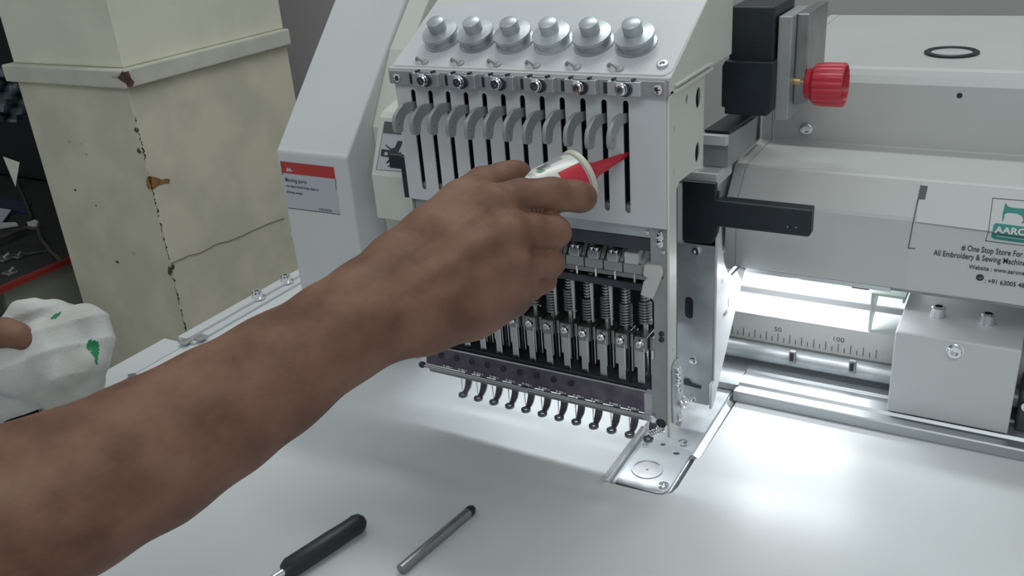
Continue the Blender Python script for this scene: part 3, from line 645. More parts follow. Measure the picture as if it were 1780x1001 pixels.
for i in range(12):
    x = XN[i]-2.5
    last = i == 11
    k = obj('thread_clip', MB().box(x-6.6, x+6.6, 511.5, 526, 163.8, 170.5).prism([(514, 170.5), (526, 170.5), (526, 181), (521, 179)], 0, x-6.4, x-3.8)
            .prism([(514, 170.5), (526, 170.5), (526, 181), (521, 179)], 0, x+3.8, x+6.4), M['lever'], hd, bevel=.4)
    if not last:
        obj('clip_stub', MB().box(x-3.6, x+3.6, 511.3, 520, 170.6, 176.4).cyl((x-1.9, 513, 176.4), (x-1.9, 513, 178.6), 1.5, 10).cyl((x+1.9, 513, 176.4), (x+1.9, 513, 178.6), 1.5, 10), M['chrome'], k, bevel=.3)
    else:
        obj('clip_stub', MB().box(x-5.8, x+4.2, 511, 522, 170.6, 179), M['film'], k, bevel=.8)
    obj('clip_pin', MB().cyl((x+1, 512.5, 157), (x+1, 512.5, 163.6), .8, 8), M['chrome'], k)
q = [at(a, b, 1, 506) for a, b in ((1125,455),(1150,457),(1156,461),(1158,470),(1155,478),(1140,515),(1118,508),(1123,485),(1130,478),(1122,473))]
ga = obj('guide_lever', MB().prism([(p_[0], p_[2]) for p_ in q], 1, 500.5, 507), M['plas'], hd, bevel=1)
obj('lever_hole', MB().lathe((-195.5, 504, 169), (1, -.0, 0), [(2, 0), (2, 1), (0, 1)], 14), M['dark'], ga)
def helix(x, y, z0, z1, R_, turns, wire):
    pts = []; n_ = turns*10
    for i in range(n_+1):
        t = i/n_; a = 2*PI*turns*t; pts.append((x+R_*math.cos(a), y+R_*math.sin(a), z0+(z1-z0)*t))
    return MB().tube(pts, wire, 5)
XB = [-215.6+PX*(i-11)*1.015 for i in range(12)]     # needle bar positions
sp1 = obj('spring', helix(0, 524, 117, 134, 4.0, 8, 1.0), M['bar'], hd, smooth=True, angle=80)
sp2 = obj('spring', helix(0, 524, 134.5, 155, 2.9, 9, .65), M['steel'], hd, smooth=True, angle=80)
nb = obj('needle_bar', MB().cyl((0, 524, 62), (0, 524, 164), 2.0, 12), M['steel'], hd, smooth=True, angle=40)
col_ = obj('bar_collar', MB().box(-4.2, 4.6, 514, 530, 104.5, 116).box(5.0, 7.6, 518, 528, 104.5, 115), M['bar'], hd, bevel=.5)
bl1 = obj('guide_blade', MB().box(-2.4, 2.4, 514.2, 515.6, 77, 110), M['steel'], hd, bevel=.2)
bl1b = obj('guide_blade', MB().box(2.5, 3.0, 513.8, 520, 77, 108), M['chrome'], hd)
bl2 = obj('guide_blade', MB().box(5.2, 6.0, 520, 524, 84, 112).box(-7, -4.2, 520, 522, 88, 110), M['steel'], hd, bevel=.1)
csc = obj('collar_screw', MB().lathe((.2, 514, 111.5), (0, -1, 0), [(3.1, 0), (3.1, .8), (2.7, 3.0), (2.1, 3.6), (1.4, 3.6), (1.3, 1), (0, 1)], 14), M['chrome'], hd, smooth=True, angle=30)
wt = obj('white_guide', MB().prism([(-1.4, 158), (1.4, 158), (.5, 121), (-.2, 121)], 1, 514, 515.4), M['plas'], hd)
# presser foot: strap behind the needle line, curling forward to a ring
def foot_mb():
    mb = MB(); pth = [(534.5, 62), (534.5, 38), (534, 33.5), (532, 30.2), (529.2, 28), (527.0, 27.2)]
    wd = [2.9, 2.9, 2.9, 2.7, 2.2, 1.9]
    for i, ((y, z), w_) in enumerate(zip(pth, wd)):
        t = Vector((0, pth[min(i+1, 5)][0]-pth[max(i-1, 0)][0], pth[min(i+1, 5)][1]-pth[max(i-1, 0)][1])).normalized(); n_ = Vector((0, -t.z, t.y))*.7
        mb.v += [(w_, y+n_.y, z+n_.z), (-w_, y+n_.y, z+n_.z), (-w_, y-n_.y, z-n_.z), (w_, y-n_.y, z-n_.z)]
        if i: 
            o_ = (i-1)*4
            for k in range(4): mb.f.append((o_+k, o_+(k+1) % 4, o_+4+(k+1) % 4, o_+4+k))
    mb.f += [(0, 1, 2, 3), (23, 22, 21, 20)]
    n_ = 18; b0 = len(mb.v)
    for j, (r_, z) in enumerate(((3.8, 27.8), (3.8, 26.0), (1.9, 26.0), (1.9, 27.8))):
        for k in range(n_): mb.v.append((r_*math.cos(2*PI*k/n_), 524+r_*math.sin(2*PI*k/n_), z))
    for j in range(4):
        for k in range(n_): mb.f.append((b0+j*n_+k, b0+j*n_+(k+1) % n_, b0+((j+1) % 4)*n_+(k+1) % n_, b0+((j+1) % 4)*n_+k))
    return mb
ft = obj('presser_foot', foot_mb(), M['foot'], hd, smooth=True, angle=40)
nd = obj('needle', MB().lathe((0, 524, 66), (0, 0, -1), [(.9, 0), (.9, 12), (.5, 14), (.45, 34), (.05, 37.5)], 8), M['chrome'], hd, smooth=True, angle=60)
protos = [sp1, sp2, nb, col_, bl1, bl1b, bl2, csc, ft, nd, wt]
for i in range(12):
    for pr in protos:
        x = XB[i]
        if pr is wt:
            if i not in (4, 6, 7, 8, 9): continue
            x += 7.5
        dz = (0.0, 4.0, 1.0, 5.0)[i % 4] if pr in (sp1,) else 0
        if pr is ft: x = -375.5+(-214.7+375.5)/11*i
        if pr is nd: x = -375.5+(-214.7+375.5)/11*i
        c = pr if (i == 0 and pr is not wt) else pr.copy()
        if c is not pr: scene.collection.objects.link(c)
        c.location = (x*MM, 0, dz*MM)
        if pr is ft or pr is nd: c.location.z = (27.2-27)*MM
bpy.data.objects.remove(wt)
# presser rail and guide strip
q = lambda a, b: at(a, b, 1, 508)
obj('lower_deck', MB().prism([(508, 66), (512, 79), (552, 90), (552, 70), (520, 60)], 0, -392, -204), M['dsteel'], hd, bevel=.5)
gs = obj('guide_strip', MB().prism([(504.5, 62.5), (505.8, 62.2), (510, 76.4), (508.6, 76.8)], 0, -394, -203), M['purple'], hd, bevel=.3)
for i in range(12):
    x = XN[i]-6
    if i < 9:
        obj('dark_notch', MB().lathe((x-2, 507.0, 71.6), (0, -1, .28), [(2.5, 0), (2.5, .35), (0, .35)], 10), M['dark'], gs)
        obj('dark_notch', MB().lathe((x+6, 515, 80.6), (0, -.25, 1), [(2.6, 0), (2.6, .5), (0, .5)], 10), M['dark'], gs)
    j = random.random()
    obj('white_mark', MB().box(x+1, x+2.6, 503.9, 504.6, 63.6, 65).box(x+3.6, x+6.8+j, 503.9, 504.6, 63.4, 64.9).box(x+7.8+j, x+8.8+j, 503.9, 504.6, 63.6, 64.6), M['plas'], gs)
obj('strip_edge', MB().cyl((-394, 509.4, 77), (-203, 509.4, 77), .7, 8), M['steel'], gs, smooth=True)
rd = obj('strip_rod', MB().cyl((-398, 504.6, 60), (-202, 504.6, 60), 1.5, 12), M['steel'], hd, smooth=True, angle=40)
obj('strip_rod', MB().box(-392, -203, 505, 507, 55.6, 58.2), M['bar'], hd, bevel=.5)
obj('rod_joint', MB().box(-308, -302, 502.6, 506.5, 57.5, 62), M['steel'], rd, bevel=.4)
obj('rod_end', MB().lathe((-400, 504.6, 60.5), (1, 0, 0), [(0, -1), (2.2, 0), (2.8, 2), (2.2, 4), (0, 5)], 12), M['dsteel'], rd, smooth=True)
obj('rod_end', MB().lathe((-204, 503.8, 60.5), (1, -.2, 0), [(0, -2), (3.2, 0), (3.4, 2), (2.2, 4), (0, 5)], 12), M['chrome'], rd, smooth=True)
obj('foot_bracket', MB().box(-382, -205, 536, 540, 41, 66), M['black'], hd, bevel=.4)
obj('end_hook', MB().prism([(502, 63), (508, 78), (511, 78), (511, 56), (503, 56)], 0, -203, -200.6), M['bar'], hd, bevel=.4)
# small side bracket with a row of screws, spring and latch under the side cover
sb = [at(a, b, 0, -188.6) for a, b in ((1168,640),(1172,628),(1180,620),(1184,632),(1186,650),(1186,690),(1183,705),(1181,730),(1169,735),(1168,690))]
sbk = obj('screw_strip', MB().prism([(p_[1], p_[2]) for p_ in sb], 0, -189, -187.6), M['zinc'], hd, bevel=.4)
for (a, b) in ((1176, 641), (1176, 651), (1177, 661), (1176, 670), (1177, 678)):
    q = at(a, b, 0, -187.6); screw('strip_screw', (-187.7, q[1], q[2]), (1, 0, 0), 2.2, M['chrome'], sbk, 2.4)
q0 = at(1150, 740, 1, 512)
la = obj('latch_arm', MB().prism([(p_[0], p_[2]) for p_ in [at(a, b, 1, 520) for a, b in ((1166,700),(1178,706),(1182,715),(1188,722),(1184,742),(1170,735),(1168,712))]], 1, 519, 521), M['plas'], hd, bevel=.5)
obj('latch_spring', helix(0, 0, 0, 12, 2.2, 6, .55), M['chrome'], hd, smooth=True, angle=80).matrix_basis = Matrix.Translation((-.2085, .512, .0405)) @ Matrix.Rotation(math.radians(55), 4, 'Y')
for (a, b, r_) in ((1163, 728, 2.4), (1152, 743, 2.6), (1188, 702, 3.2), (1191, 694, 2.6), (1180, 724, 3.0)):
    q = at(a, b, 1, 515); obj('latch_knob', MB().lathe(q, (.4, -1, .2), [(r_, 0), (r_, 1.6), (r_*.6, 2.4), (r_*.5, 1), (0, 1)], 10), M['chrome'], la)
ledb = thing('head_lamp', (-300, 586, 97), 'slim lamp strip fixed under the needle head above the table', 'lamp')
obj('lamp_bar', MB().box(-388, -222, 581, 591, 95.8, 99), M['alu'], ledb)
obj('lamp_arm', MB().box(-330, -262, 560.5, 586, 99.2, 101.5), M['zinc'], ledb)
ledc = thing('beam_lamp', (-132, 664, 108), 'slim lamp strip fixed under the pale cross beam', 'lamp')
obj('lamp_bar', MB().box(-186, -78, 661, 667, 108.2, 111.8), M['alu'], ledc)
ledd = thing('bed_lamp', (-165, 742, 108), 'slim lamp strip under the beam above the rear bed', 'lamp')
obj('lamp_bar', MB().box(-227, -103, 736, 748, 108.6, 111.8), M['alu'], ledd)

# ================================================================== LEFT COVERS
cv = thing('drive_cover', (-495, 560, 0), 'large pale drive cover with red headed warning label left of the head', 'machine cover')
obj('cover_shell', MB().prism([(520, 62), (520, 221), (523, 223.5), (580, 284), (690, 399), (700, 399), (700, 62)], 0, -531, -458), M['white'], cv, bevel=2.5, seg=3)
obj('cover_foot', MB().box(-510, -475, 600, 690, 0, 62), M['white'], cv, bevel=1)
obj('side_skirt', MB().prism([(556, 90), (556, 236), (590, 290), (700, 400), (700, 90)], 0, -458, -438), M['green_cast'], cv, bevel=1.5)
q = at(495, 407, 1, 522); obj('side_stud', MB().lathe((-531, 524, q[2]), (-1, 0, 0), [(2.4, 0), (2.4, 2), (0, 2.6)], 10), M['plas'], cv)
wl = thing('warning_label', (-500, 519, 192), 'white label with a red header band stuck on the left drive cover', 'label')
fl_ = lambda a, b: at(a, b, 1, 520)
decal('label_sheet', [(487,279),(581,290),(592,373),(498,362)], M['paper'], wl, fl_, .15)
decal('header_band', [(487.5,280),(580,290.5),(583.5,311),(490.5,300)], M['redlabel'], wl, fl_, .25)
decal('band_icon', [(497.5,297),(500,290),(502,294),(504,291.5),(509,298)], M['paper'], wl, fl_, .35)
for a in ([(487.6,280),(488.6,280),(491.8,304),(490.8,304)], [(502,360.6),(591,372),(591,373),(502,361.6)], [(583,311),(583.8,311),(585,330),(584.2,330)]):
    decal('label_line', a, M['ink'], wl, fl_, .3)
def ltext(s_, a, b, size, sx=1, m_='greyink'):
    q = fl_(a, b); text_mesh('label_text', s_, size, M[m_], wl, (q[0], 519.6, q[2]), (1, 0, -.01), (0, 0, 1), .05, 'LEFT', .03, sx)
ltext('Moving parts', 496.5, 314.5, 4.6, .95); ltext('can injure hands keep clear at', 498, 324, 2.9, .98); ltext('all times always', 499, 334.5, 2.9, .95); ltext('CAUTION', 555, 365, 2.6, 1.15)
c2 = thing('inner_cover', (-420, 540, 130), 'smaller pale cover with crushed hand sign between drive cover and head', 'machine cover')
pts_ = [(530, 128), (530, 208), (530.6, 210.6), (546.5, 250), (560, 258), (560, 128)]
obj('cover_shell', MB().prism([(526, 172), (526, 207.5), (527.6, 210.6), (545, 247.5), (549, 251), (590, 262), (590, 172)], 0, -440.5, -388), M['green_cast'], c2, bevel=1)
# sign lies on the sloped face through (y527.6,z210.6)-(y545,z247.5)
nrm_s = np.array([0, -(247.5-210.6), 545-527.6])
def on_sign(px, py):
    d = ray(px, py); t = np.dot(np.array([0, 527.6, 210.6])-EYE, nrm_s)/np.dot(d, nrm_s); return EYE+t*d
hs = thing('hand_warning_sign', (-425, 530, 228), 'white sign with black crushed hand pictogram and grey top band', 'sign')
sg = lambda pts, m_, nm, l=.25: decal(nm, pts, m_, hs, on_sign, l)
sg([(668.5,211),(725,216),(722,301),(653.5,295)], M['ink'], 'sign_frame', .15)
sg([(669.3,212),(725,217),(723,300),(654.6,294.4)], M['paper'], 'sign_sheet', .22)
sg([(669,212),(725,217),(724,237),(666.4,231.5)], M['greyink'], 'top_band', .32)
sg([(663.5,259),(678,261),(678,274),(662,271.5)], M['ink'], 'pictogram', .32)
sg([(669.5,264),(674.5,265),(674,270),(668.5,269.5)], M['paper'], 'pictogram', .42)
sg([(676,262),(686,258),(692,244.5),(701,246),(694,262),(688,276),(678,277)], M['ink'], 'pictogram', .36)
for a in ([(670,252.5),(671.5,251.5),(680,258),(688,256.5),(686,260),(679,261)], [(678,275),(681,276),(676,283),(672,284.5),(671.5,283)], [(681,276),(684.5,277),(681,287.5),(674.5,290.5),(674,289),(679,285.5)], [(685,276),(688,276),(686.5,285),(684.5,291),(682.5,290.5),(684.5,285)], [(688,268),(697,264),(699,272),(693,280),(690,280)]):
    sg(a, M['ink'], 'pictogram', .34)

# ================================================================== PERSON, BOTTLE, RAG
class SDF:
    def __init__(s, pmin, pmax, h):
        s.h = h; s.o = np.array(pmin, float); s.n = np.ceil((np.array(pmax)-s.o)/h).astype(int)+1
    def new(s): return np.full(s.n, 40.0, np.float32)
    def cone(s, F, a, b, ra, rb, k, m=14):
        a = np.array(a, float); b = np.array(b, float)
        lo = np.minimum(a-ra, b-rb)-m; hi = np.maximum(a+ra, b+rb)+m
        i0 = np.clip(np.floor((lo-s.o)/s.h).astype(int), 0, s.n); i1 = np.clip(np.ceil((hi-s.o)/s.h).astype(int), 0, s.n)
        if (i1 <= i0).any(): return
        g = [s.o[k_]+s.h*np.arange(i0[k_], i1[k_]) for k_ in range(3)]
        X, Y_, Z = np.meshgrid(*g, indexing='ij')
        ab = b-a; L2 = max(ab@ab, 1e-6)
        t = np.clip(((X-a[0])*ab[0]+(Y_-a[1])*ab[1]+(Z-a[2])*ab[2])/L2, 0, 1)
        d = np.sqrt((X-a[0]-t*ab[0])**2+(Y_-a[1]-t*ab[1])**2+(Z-a[2]-t*ab[2])**2)-(ra+(rb-ra)*t)
        sl = tuple(slice(i0[k_], i1[k_]) for k_ in range(3)); f = F[sl]
        F[sl] = s.smin(f, d, k) if k > 0 else np.minimum(f, d)
    @staticmethod
    def smin(a, b, k):
        h = np.maximum(k-np.abs(a-b), 0)/k; return np.minimum(a, b)-h*h*k*.25
    def chain(s, F, pts, k):
        """pts: (px, py, depth, radius)"""
        P = [pd(p[0], p[1], p[2]) for p in pts]
        for i in range(len(P)-1): s.cone(F, P[i], P[i+1], pts[i][3], pts[i+1][3], k)
    def nets(s, F):
        ins = F < 0; nx, ny, nz = F.shape
        c = np.zeros((nx-1, ny-1, nz-1), np.int8)
        for dx in (0, 1):
            for dy in (0, 1):
                for dz in (0, 1): c += ins[dx:nx-1+dx, dy:ny-1+dy, dz:nz-1+dz]
        act = (c > 0) & (c < 8); idx = np.argwhere(act); vid = np.full(act.shape, -1, np.int64); vid[act] = np.arange(len(idx))
        acc = np.zeros((len(idx), 3)); cnt = np.zeros(len(idx))
        cs = [(dx, dy, dz) for dx in (0, 1) for dy in (0, 1) for dz in (0, 1)]
        for a in cs:
            for ax in range(3):
                if a[ax]: continue
                b = list(a); b[ax] = 1
                fa = F[idx[:, 0]+a[0], idx[:, 1]+a[1], idx[:, 2]+a[2]]; fb = F[idx[:, 0]+b[0], idx[:, 1]+b[1], idx[:, 2]+b[2]]
                m_ = (fa < 0) != (fb < 0); t = np.where(m_, fa/np.where(m_, fa-fb, 1), 0)
                p = np.tile(np.array(a, float), (len(idx), 1)); p[:, ax] += t
                acc[m_] += p[m_]; cnt[m_] += 1
        V = (idx+acc/cnt[:, None])*s.h+s.o
        Q = []
        for ax in range(3):
            a1, a2 = (ax+1) % 3, (ax+2) % 3
            sl0 = [slice(None)]*3; sl1 = [slice(None)]*3; sl0[ax] = slice(0, -1); sl1[ax] = slice(1, None)
            e = np.argwhere(ins[tuple(sl0)] != ins[tuple(sl1)]); e = e[(e[:, a1] > 0) & (e[:, a2] > 0) & (e[:, a1] < F.shape[a1]-1) & (e[:, a2] < F.shape[a2]-1)]
            def gv(d1, d2):
                q_ = e.copy(); q_[:, a1] -= d1; q_[:, a2] -= d2; return vid[q_[:, 0], q_[:, 1], q_[:, 2]]
            q_ = np.stack([gv(1, 1), gv(0, 1), gv(0, 0), gv(1, 0)], 1)
            fl__ = ~ins[e[:, 0], e[:, 1], e[:, 2]]; q_[fl__] = q_[fl__][:, ::-1]; Q.append(q_)
        return V, np.concatenate(Q)
def mesh_np(name, V, Q, m_, parent=None, iters=0):
    me = bpy.data.meshes.new(name); me.vertices.add(len(V)); me.vertices.foreach_set('co', (V*MM).ravel())
    me.loops.add(len(Q)*4); me.loops.foreach_set('vertex_index', Q.ravel().astype(np.int32))
    me.polygons.add(len(Q)); me.polygons.foreach_set('loop_start', np.arange(0, len(Q)*4, 4, dtype=np.int32))
    me.update(calc_edges=True); me.validate()
    me.polygons.foreach_set('use_smooth', [True]*len(me.polygons))
    o = bpy.data.objects.new(name, me); scene.collection.objects.link(o); me.materials.append(m_)
    if parent: o.parent = parent; o.matrix_parent_inverse = Matrix.Translation(-parent.location)
    if iters: m = o.modifiers.new('smooth', 'SMOOTH'); m.iterations = iters; m.factor = .5
    return o

# right arm and hand: back of the hand to the camera, fingers closed over the bottle, thumb behind and above it.
# both arms and the shoulders are one surface; only the forearms come into the frame
S = SDF((-930, -190, -30), (-196, 476, 420), 1.75)
arm = S.new()
S.chain(arm, [(-330,1010,400,43), (-80,915,415,42), (110,862,430,38.5), (255,792,444,35.5), (377,718,456,32), (488,644,464,28), (590,580,470,23.5), (640,548,474,22.5)], 9)
S.chain(arm, [(-80,935,425,39), (150,842,440,34), (300,772,452,29.5), (470,674,465,25), (585,600,474,20), (665,566,479,19.5)], 8)      # ulna side
S.chain(arm, [(110,844,434,31), (300,742,452,26), (450,646,466,21.5), (570,556,474,17.5), (634,514,478,16.5)], 8)                       # radius side
for m_ in ([(645,525,478,16), (700,488,482,14), (780,420,490,12.5), (856,357,500,12)], [(650,537,474,17), (720,500,477,14.5), (800,450,483,13), (880,402,492,12.6)],
           [(655,552,474,17), (730,535,478,14.5), (815,495,484,13), (888,458,493,11.8)], [(655,562,478,16), (730,560,482,14.5), (815,535,488,13.5), (886,505,499,11.5)],
           [(670,564,486,15.5), (740,557,492,15.5), (820,538,500,14.5), (885,515,508,12.5)], [(680,540,500,20), (760,500,508,22), (830,455,516,18)],
           [(634,508,480,17), (690,452,490,14), (752,402,500,13), (800,370,506,12)], [(740,432,500,16), (800,392,506,15), (835,370,512,13)]):
    S.chain(arm, m_, 9)
for k_ in ([(862,349,491,6), (866,351,491,6)], [(884,398,480.5,6), (888,400,480.5,6)], [(893,452,482.5,5), (896,454,483.5,5)], [(890,500,491,4.5), (892,500,491,4.5)],
           [(606,508,464,8), (620,502,465,7)], [(668,590,472,7), (676,588,473,7)]): S.chain(arm, k_, 8)
for tnd in ([(700,472,467.5,2.6), (780,412,475.8,2.4), (850,358,488,2.6)], [(690,512,461.5,2.6), (780,458,468.2,2.6), (872,402,479.5,2.6)],
            [(690,542,461.5,2.4), (790,505,469.8,2.4), (880,458,481,2.4)], [(700,566,464,1.8), (760,545,470,2), (830,520,476,1.8)]): S.chain(arm, tnd, 5)
# shoulders and left arm
ch = [((-438,109,151),(-500,-100,330),43,52), ((-500,-100,330),(-600,-110,350),52,60), ((-600,-110,350),(-760,-90,350),60,60), ((-760,-90,350),(-850,-50,330),60,50), ((-850,-50,330),(-757,100,104),48,40)]
for a_, b_, r1, r2 in ch: S.cone(arm, a_, b_, r1, r2, 14)
S.cone(arm, (-757,100,104), tuple(pd(-330,720,640)), 40, 36, 14)
S.chain(arm, [(-330,720,640,36), (-180,655,670,30), (-75,610,690,23), (-30,590,696,20)], 14)
for f_ in ([(-40,590,696,19), (5,592,700,15), (30,600,702,12)], [(-20,582,684,13), (8,577,678,10), (30,582,678,8.6), (42,592,680,7.6)],
           [(-20,600,700,14), (20,612,706,11), (60,622,710,9), (80,640,712,8)], [(-20,615,705,13), (15,632,708,10), (55,650,712,9), (75,668,714,8)],
           [(-25,625,708,12), (10,650,712,9), (45,672,714,8)], [(0,600,702,14), (40,618,708,13), (60,640,712,12)]): S.chain(arm, f_, 5)
# fingers in a small window of the same grid
i0 = np.floor((np.array([-320, 370, 150])-S.o)/S.h).astype(int); i1 = np.minimum(S.n, np.ceil((np.array([-196, 476, 310])-S.o)/S.h).astype(int))
W = SDF(S.o+i0*S.h, S.o+(i1-1)*S.h, S.h); W.n = i1-i0
th = W.new(); W.chain(th, [(745,395,505,12), (800,350,511,11.5), (840,322,517,10.2), (872,312,524,9.2), (890,305,529,8.2), (903,300,533,7.0)], 4)
fg = []
for f_ in ([(858,357,501,11.5), (905,342,503,10.0), (955,339,506,9.5), (963,339,507,9.4), (1003,341,513,8.7), (1012,343,519,8.2), (1008,349,531,7.4)],
           [(884,402,493,11.6), (925,403,497,10.0), (957,403,503,9.7), (964,404,509,9.2), (962,404,524,8.4), (945,400,538,8)],
           [(890,458,494,10.4), (925,459,499,8.6), (953,457,506,8.0), (958,457,512,7.8), (957,455,526,7.6), (935,448,538,7.4)],
           [(886,506,500,10.0), (918,499,505,8.0), (941,490,511,6.8), (947,487,517,6.6), (945,484,528,6.6), (925,478,538,6.6)]):
    F_ = W.new(); W.chain(F_, f_, 2.5); fg.append(F_)
FF = fg[0]
for F_ in fg[1:]: FF = np.minimum(FF, F_)
sl = tuple(slice(i0[k_], i1[k_]) for k_ in range(3))
arm[sl] = W.smin(W.smin(arm[sl], FF, 2.4), th, 2.5)
V1, Q1 = S.nets(arm)
per = mesh_np('person', V1, Q1, M['skin'], iters=2)
tag(per, 'bare brown forearms of a person reaching in, right hand gripping the red tipped bottle', 'person')
SH = SDF((-1000, -300, -300), (-400, 80, 460), 7); shf = SH.new()
for a_, b_, r1, r2 in ((((-452,60,190)),(-500,-100,332),56,64), ((-500,-100,330),(-600,-115,350),64,74), ((-600,-115,350),(-760,-95,350),74,74), ((-760,-95,350),(-850,-50,332),74,60), ((-850,-50,330),(-800,25,210),60,54),
                       ((-600,-125,330),(-610,-140,-160),105,100), ((-740,-110,330),(-730,-130,-160),105,100), ((-670,-120,330),(-670,-140,-180),110,105)): SH.cone(shf, a_, b_, r1, r2, 40, 45)
V4, Q4 = SH.nets(shf); mesh_np('shirt', V4, Q4, M['blue'], per, iters=4)
# bottle
bo = thing('oil_bottle', tuple(pd(960, 333, 540)), 'white squeeze bottle with red nozzle held by the right hand', 'bottle')
T = Vector(pd(1092, 267, 562)); C_ = Vector(pd(960, 331, 540)); ad = (T-C_).normalized(); Lb = (T-C_).length
fz = lambda px: None
R_ = 16.6
base = C_-ad*24
Ls = (Vector(pd(1000, 311.5, 547))-base).length
mb = MB(); mb.lathe(base, ad, [(0, -1), (R_*.5, -1), (R_*.85, 0), (R_*.97, 1.5), (R_, 4), (R_, Ls-8), (R_*.985, Ls-4), (R_*.96, Ls)], 40)
obj('bottle_body', mb, M['bottle'], bo, smooth=True, angle=50)
obj('bottle_collar', MB().lathe(base, ad, [(R_*.9, Ls-.5), (R_*1.03, Ls), (R_*1.06, Ls+1), (R_*1.05, Ls+3.2), (R_*.98, Ls+4), (R_*.6, Ls+4.4), (0, Ls+4.4)], 40), M['collar'], bo, smooth=True, angle=40)
Lt = Lb+24
obj('nozzle', MB().lathe(base, ad, [(12.5, Ls+4.4), (12.2, Ls+6.0), (10.4, Ls+7.5), (7.6, Ls+10), (5.2, Ls+13.5), (4.4, Ls+16), (1.5, Lt-1), (1.0, Lt), (0, Lt+.1)], 28), M['red'], bo, smooth=True, angle=40)
def patch(name, t0, t1, a0, a1, m_, lift=.15, n_=12, jag=0):
    """printed patch on the bottle wall between angles (0 = towards the camera, 90 = up)"""
    cdir = (Vector(EYE)-C_); cdir = (cdir-ad*cdir.dot(ad)).normalized(); udir = ad.cross(cdir); 
    if udir.z < 0: udir = -udir
    mb = MB()
    for r_ in (R_+lift, R_-.2):
        for j in range(2):
            for i in range(n_+1):
                a = math.radians(a0+(a1-a0)*i/n_); t = t0+(t1-t0)*j+(jag*math.sin(i*2.3+j*2) if jag else 0)
                mb.v.append(tuple(base+ad*t+(cdir*math.cos(a)+udir*math.sin(a))*r_))
    k = n_+1
    for i in range(n_): mb.f += [(i, i+1, k+i+1, k+i), (2*k+i, 3*k+i, 3*k+i+1, 2*k+i+1)]
    return obj(name, mb, m_, bo, smooth=True)
patch('red_print', Ls-17, Ls-1.2, -35, 28, M['red'])
patch('dark_print', Ls-24, Ls-17, 50, 68, M['bar'], jag=1.2, n_=9); patch('dark_print', Ls-17, Ls-7, 58, 76, M['lever'], jag=1.5, n_=10)
patch('dark_print', Ls-22, Ls-19, 56, 66, M['greyink'], jag=.9, n_=8); patch('green_print', Ls-26, Ls-22, 46, 58, M['green'], jag=.8, n_=6)
patch('dark_print', Ls-32, Ls-29, 30, 60, M['lever'], jag=.5)
# rag in the left hand
S3 = SDF((-830, 200, -10), (-540, 450, 220), 1.6); rg = S3.new()
for f_ in ([(-80,668,700,24), (40,640,698,26), (95,600,700,26), (140,568,705,17)], [(110,560,700,15), (150,552,704,13), (168,575,706,12)],
           [(40,650,696,22), (110,640,698,22), (160,625,702,14)], [(165,560,704,11), (176,600,705,8), (178,640,706,6)],
           [(-60,700,705,14), (30,690,700,14), (100,678,700,16), (160,662,704,12)], [(-40,740,708,12), (10,705,704,10), (50,690,700,10)],
           [(22,560,699,8), (34,540,697,7.5), (60,534,698,8), (90,540,700,9), (110,556,702,10)], [(22,560,699,7), (28,580,697,6), (50,594,694,5), (78,600,690,5)],
           [(95,545,712,12), (70,570,716,14), (60,600,716,16)]): S3.chain(rg, f_, 6)
gx, gy, gz = np.meshgrid(*[S3.o[i]+S3.h*np.arange(S3.n[i]) for i in range(3)], indexing='ij')
A_ = gx*.86-gy*.5; rg = rg+(1.7*np.sin(.11*gz+.10*A_+1.9*np.sin(.05*A_))+2.8*np.abs(np.sin(.085*gz-.10*A_+1.2*np.sin(.05*gz)))**.5+.5*np.sin(.3*A_+.1*gz)).astype(np.float32)
V3, Q3 = S3.nets(rg)
rag = mesh_np('rag', V3, Q3, M['cloth'], iters=3)
tag(rag, 'crumpled white cloth rag with green stitching bunched in the left hand', 'rag')
def proj(p):
    v = np.asarray(p)-EYE; dd = v@FW; return 890+FOC*(v@RT)/dd, 500.5-FOC*(v@UP)/dd, dd
def inpoly(x, y, poly):
    c = np.zeros(len(x), bool); n_ = len(poly)
    for i in range(n_):
        (x1, y1), (x2, y2) = poly[i], poly[(i+1) % n_]
        c ^= ((y1 > y) != (y2 > y)) & (x < (x2-x1)*(y-y1)/((y2-y1) or 1e-9)+x1)
    return c
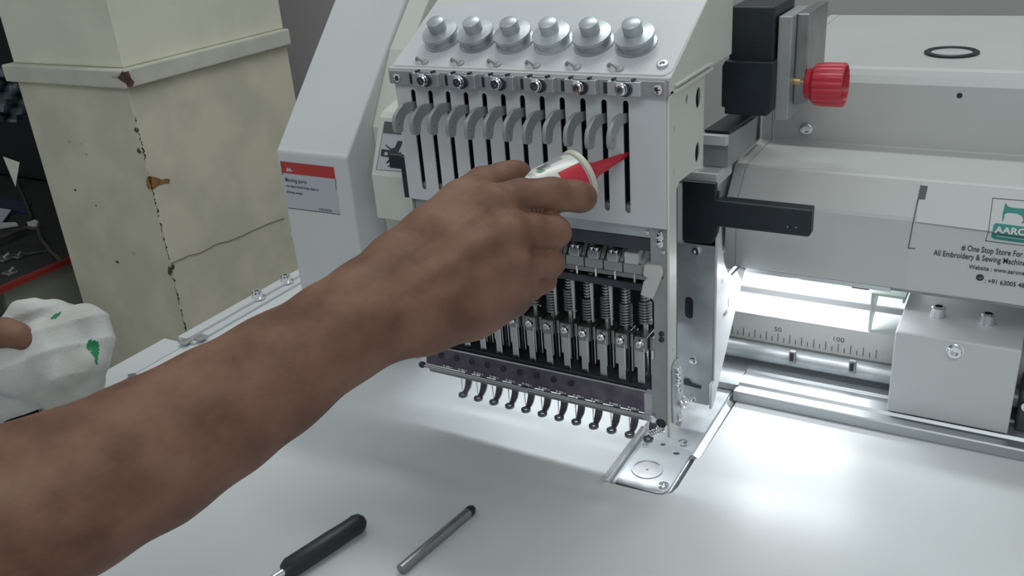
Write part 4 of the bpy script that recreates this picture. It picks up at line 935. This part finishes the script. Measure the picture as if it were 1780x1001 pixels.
# stitched green emblem: a leaf shape raised from the front of the rag
gpoly = [(152,592),(158,588),(160,593),(165,589),(168,594),(173,600),(172,612),(170,620),(170,632),(167,634),(164,620),(158,610),(150,604)]
gpoly2 = [(88,552),(96,546),(106,541),(104,547),(96,553),(88,556)]
cen = V3[Q3].mean(1); px_, py_, dd_ = proj(cen)
nrm3 = np.cross(V3[Q3[:, 1]]-V3[Q3[:, 0]], V3[Q3[:, 2]]-V3[Q3[:, 0]]); face = ((cen-EYE)*nrm3).sum(1); 
front_sign = -1 if np.median(nrm3[:, 2][cen[:, 2] > np.percentile(cen[:, 2], 95)]) > 0 else 1
for poly, nm in ((gpoly, 'green_stitching'), (gpoly2, 'green_stitching')):
    sel = inpoly(px_, py_, poly) & (face*front_sign > 0)
    if sel.sum() > 3:
        q_ = Q3[sel]; dmin = dd_[sel].min(); q_ = q_[dd_[sel] < dmin+14]; us, inv = np.unique(q_, return_inverse=True); vv = V3[us]
        vv = vv+(EYE-vv)/np.linalg.norm(EYE-vv, axis=1)[:, None]*.5
        mesh_np(nm, vv, inv.reshape(-1, 4), M['green_thread'] if 'green_thread' in M else M['green'], rag, iters=0)
# tools lying on the table at the front
pn = thing('marker_pen', tuple(at(800, 895, 2, 0)), 'grey pen with dark tip pointing away, at the front of the table', 'pen')
a_, b_ = Vector(at(824, 882, 2, 4)), Vector(at(785, 915, 2, 4)); d_ = (b_-a_).normalized()
obj('pen_barrel', MB().cyl(a_+d_*6, a_+d_*75, 3.6, 16), M['bar'], pn, smooth=True, angle=40)
obj('pen_tip', MB().lathe(a_, d_, [(0, 0), (2.2, .6), (3.6, 3), (3.8, 6.5), (0, 6.5)], 16), M['black'], pn, smooth=True, angle=40)
sc = thing('screwdriver', tuple(at(600, 930, 2, 0)), 'black handled tool lying left of the pen at the front of the table', 'tool')
a_ = Vector(at(632, 903, 2, 7)); b_ = Vector(at(560, 950, 2, 7)); d_ = (b_-a_).normalized()
obj('handle', MB().lathe(a_, d_, [(0, -.5), (3.5, 0), (6, 2.5), (7, 6), (6.6, 14), (7, 26), (7, 62), (5, 66), (0, 66)], 18), M['black'], sc, smooth=True, angle=40)
obj('shaft', MB().cyl(a_+d_*64, a_+d_*130, 2.6, 10), M['chrome'], sc, smooth=True, angle=40)
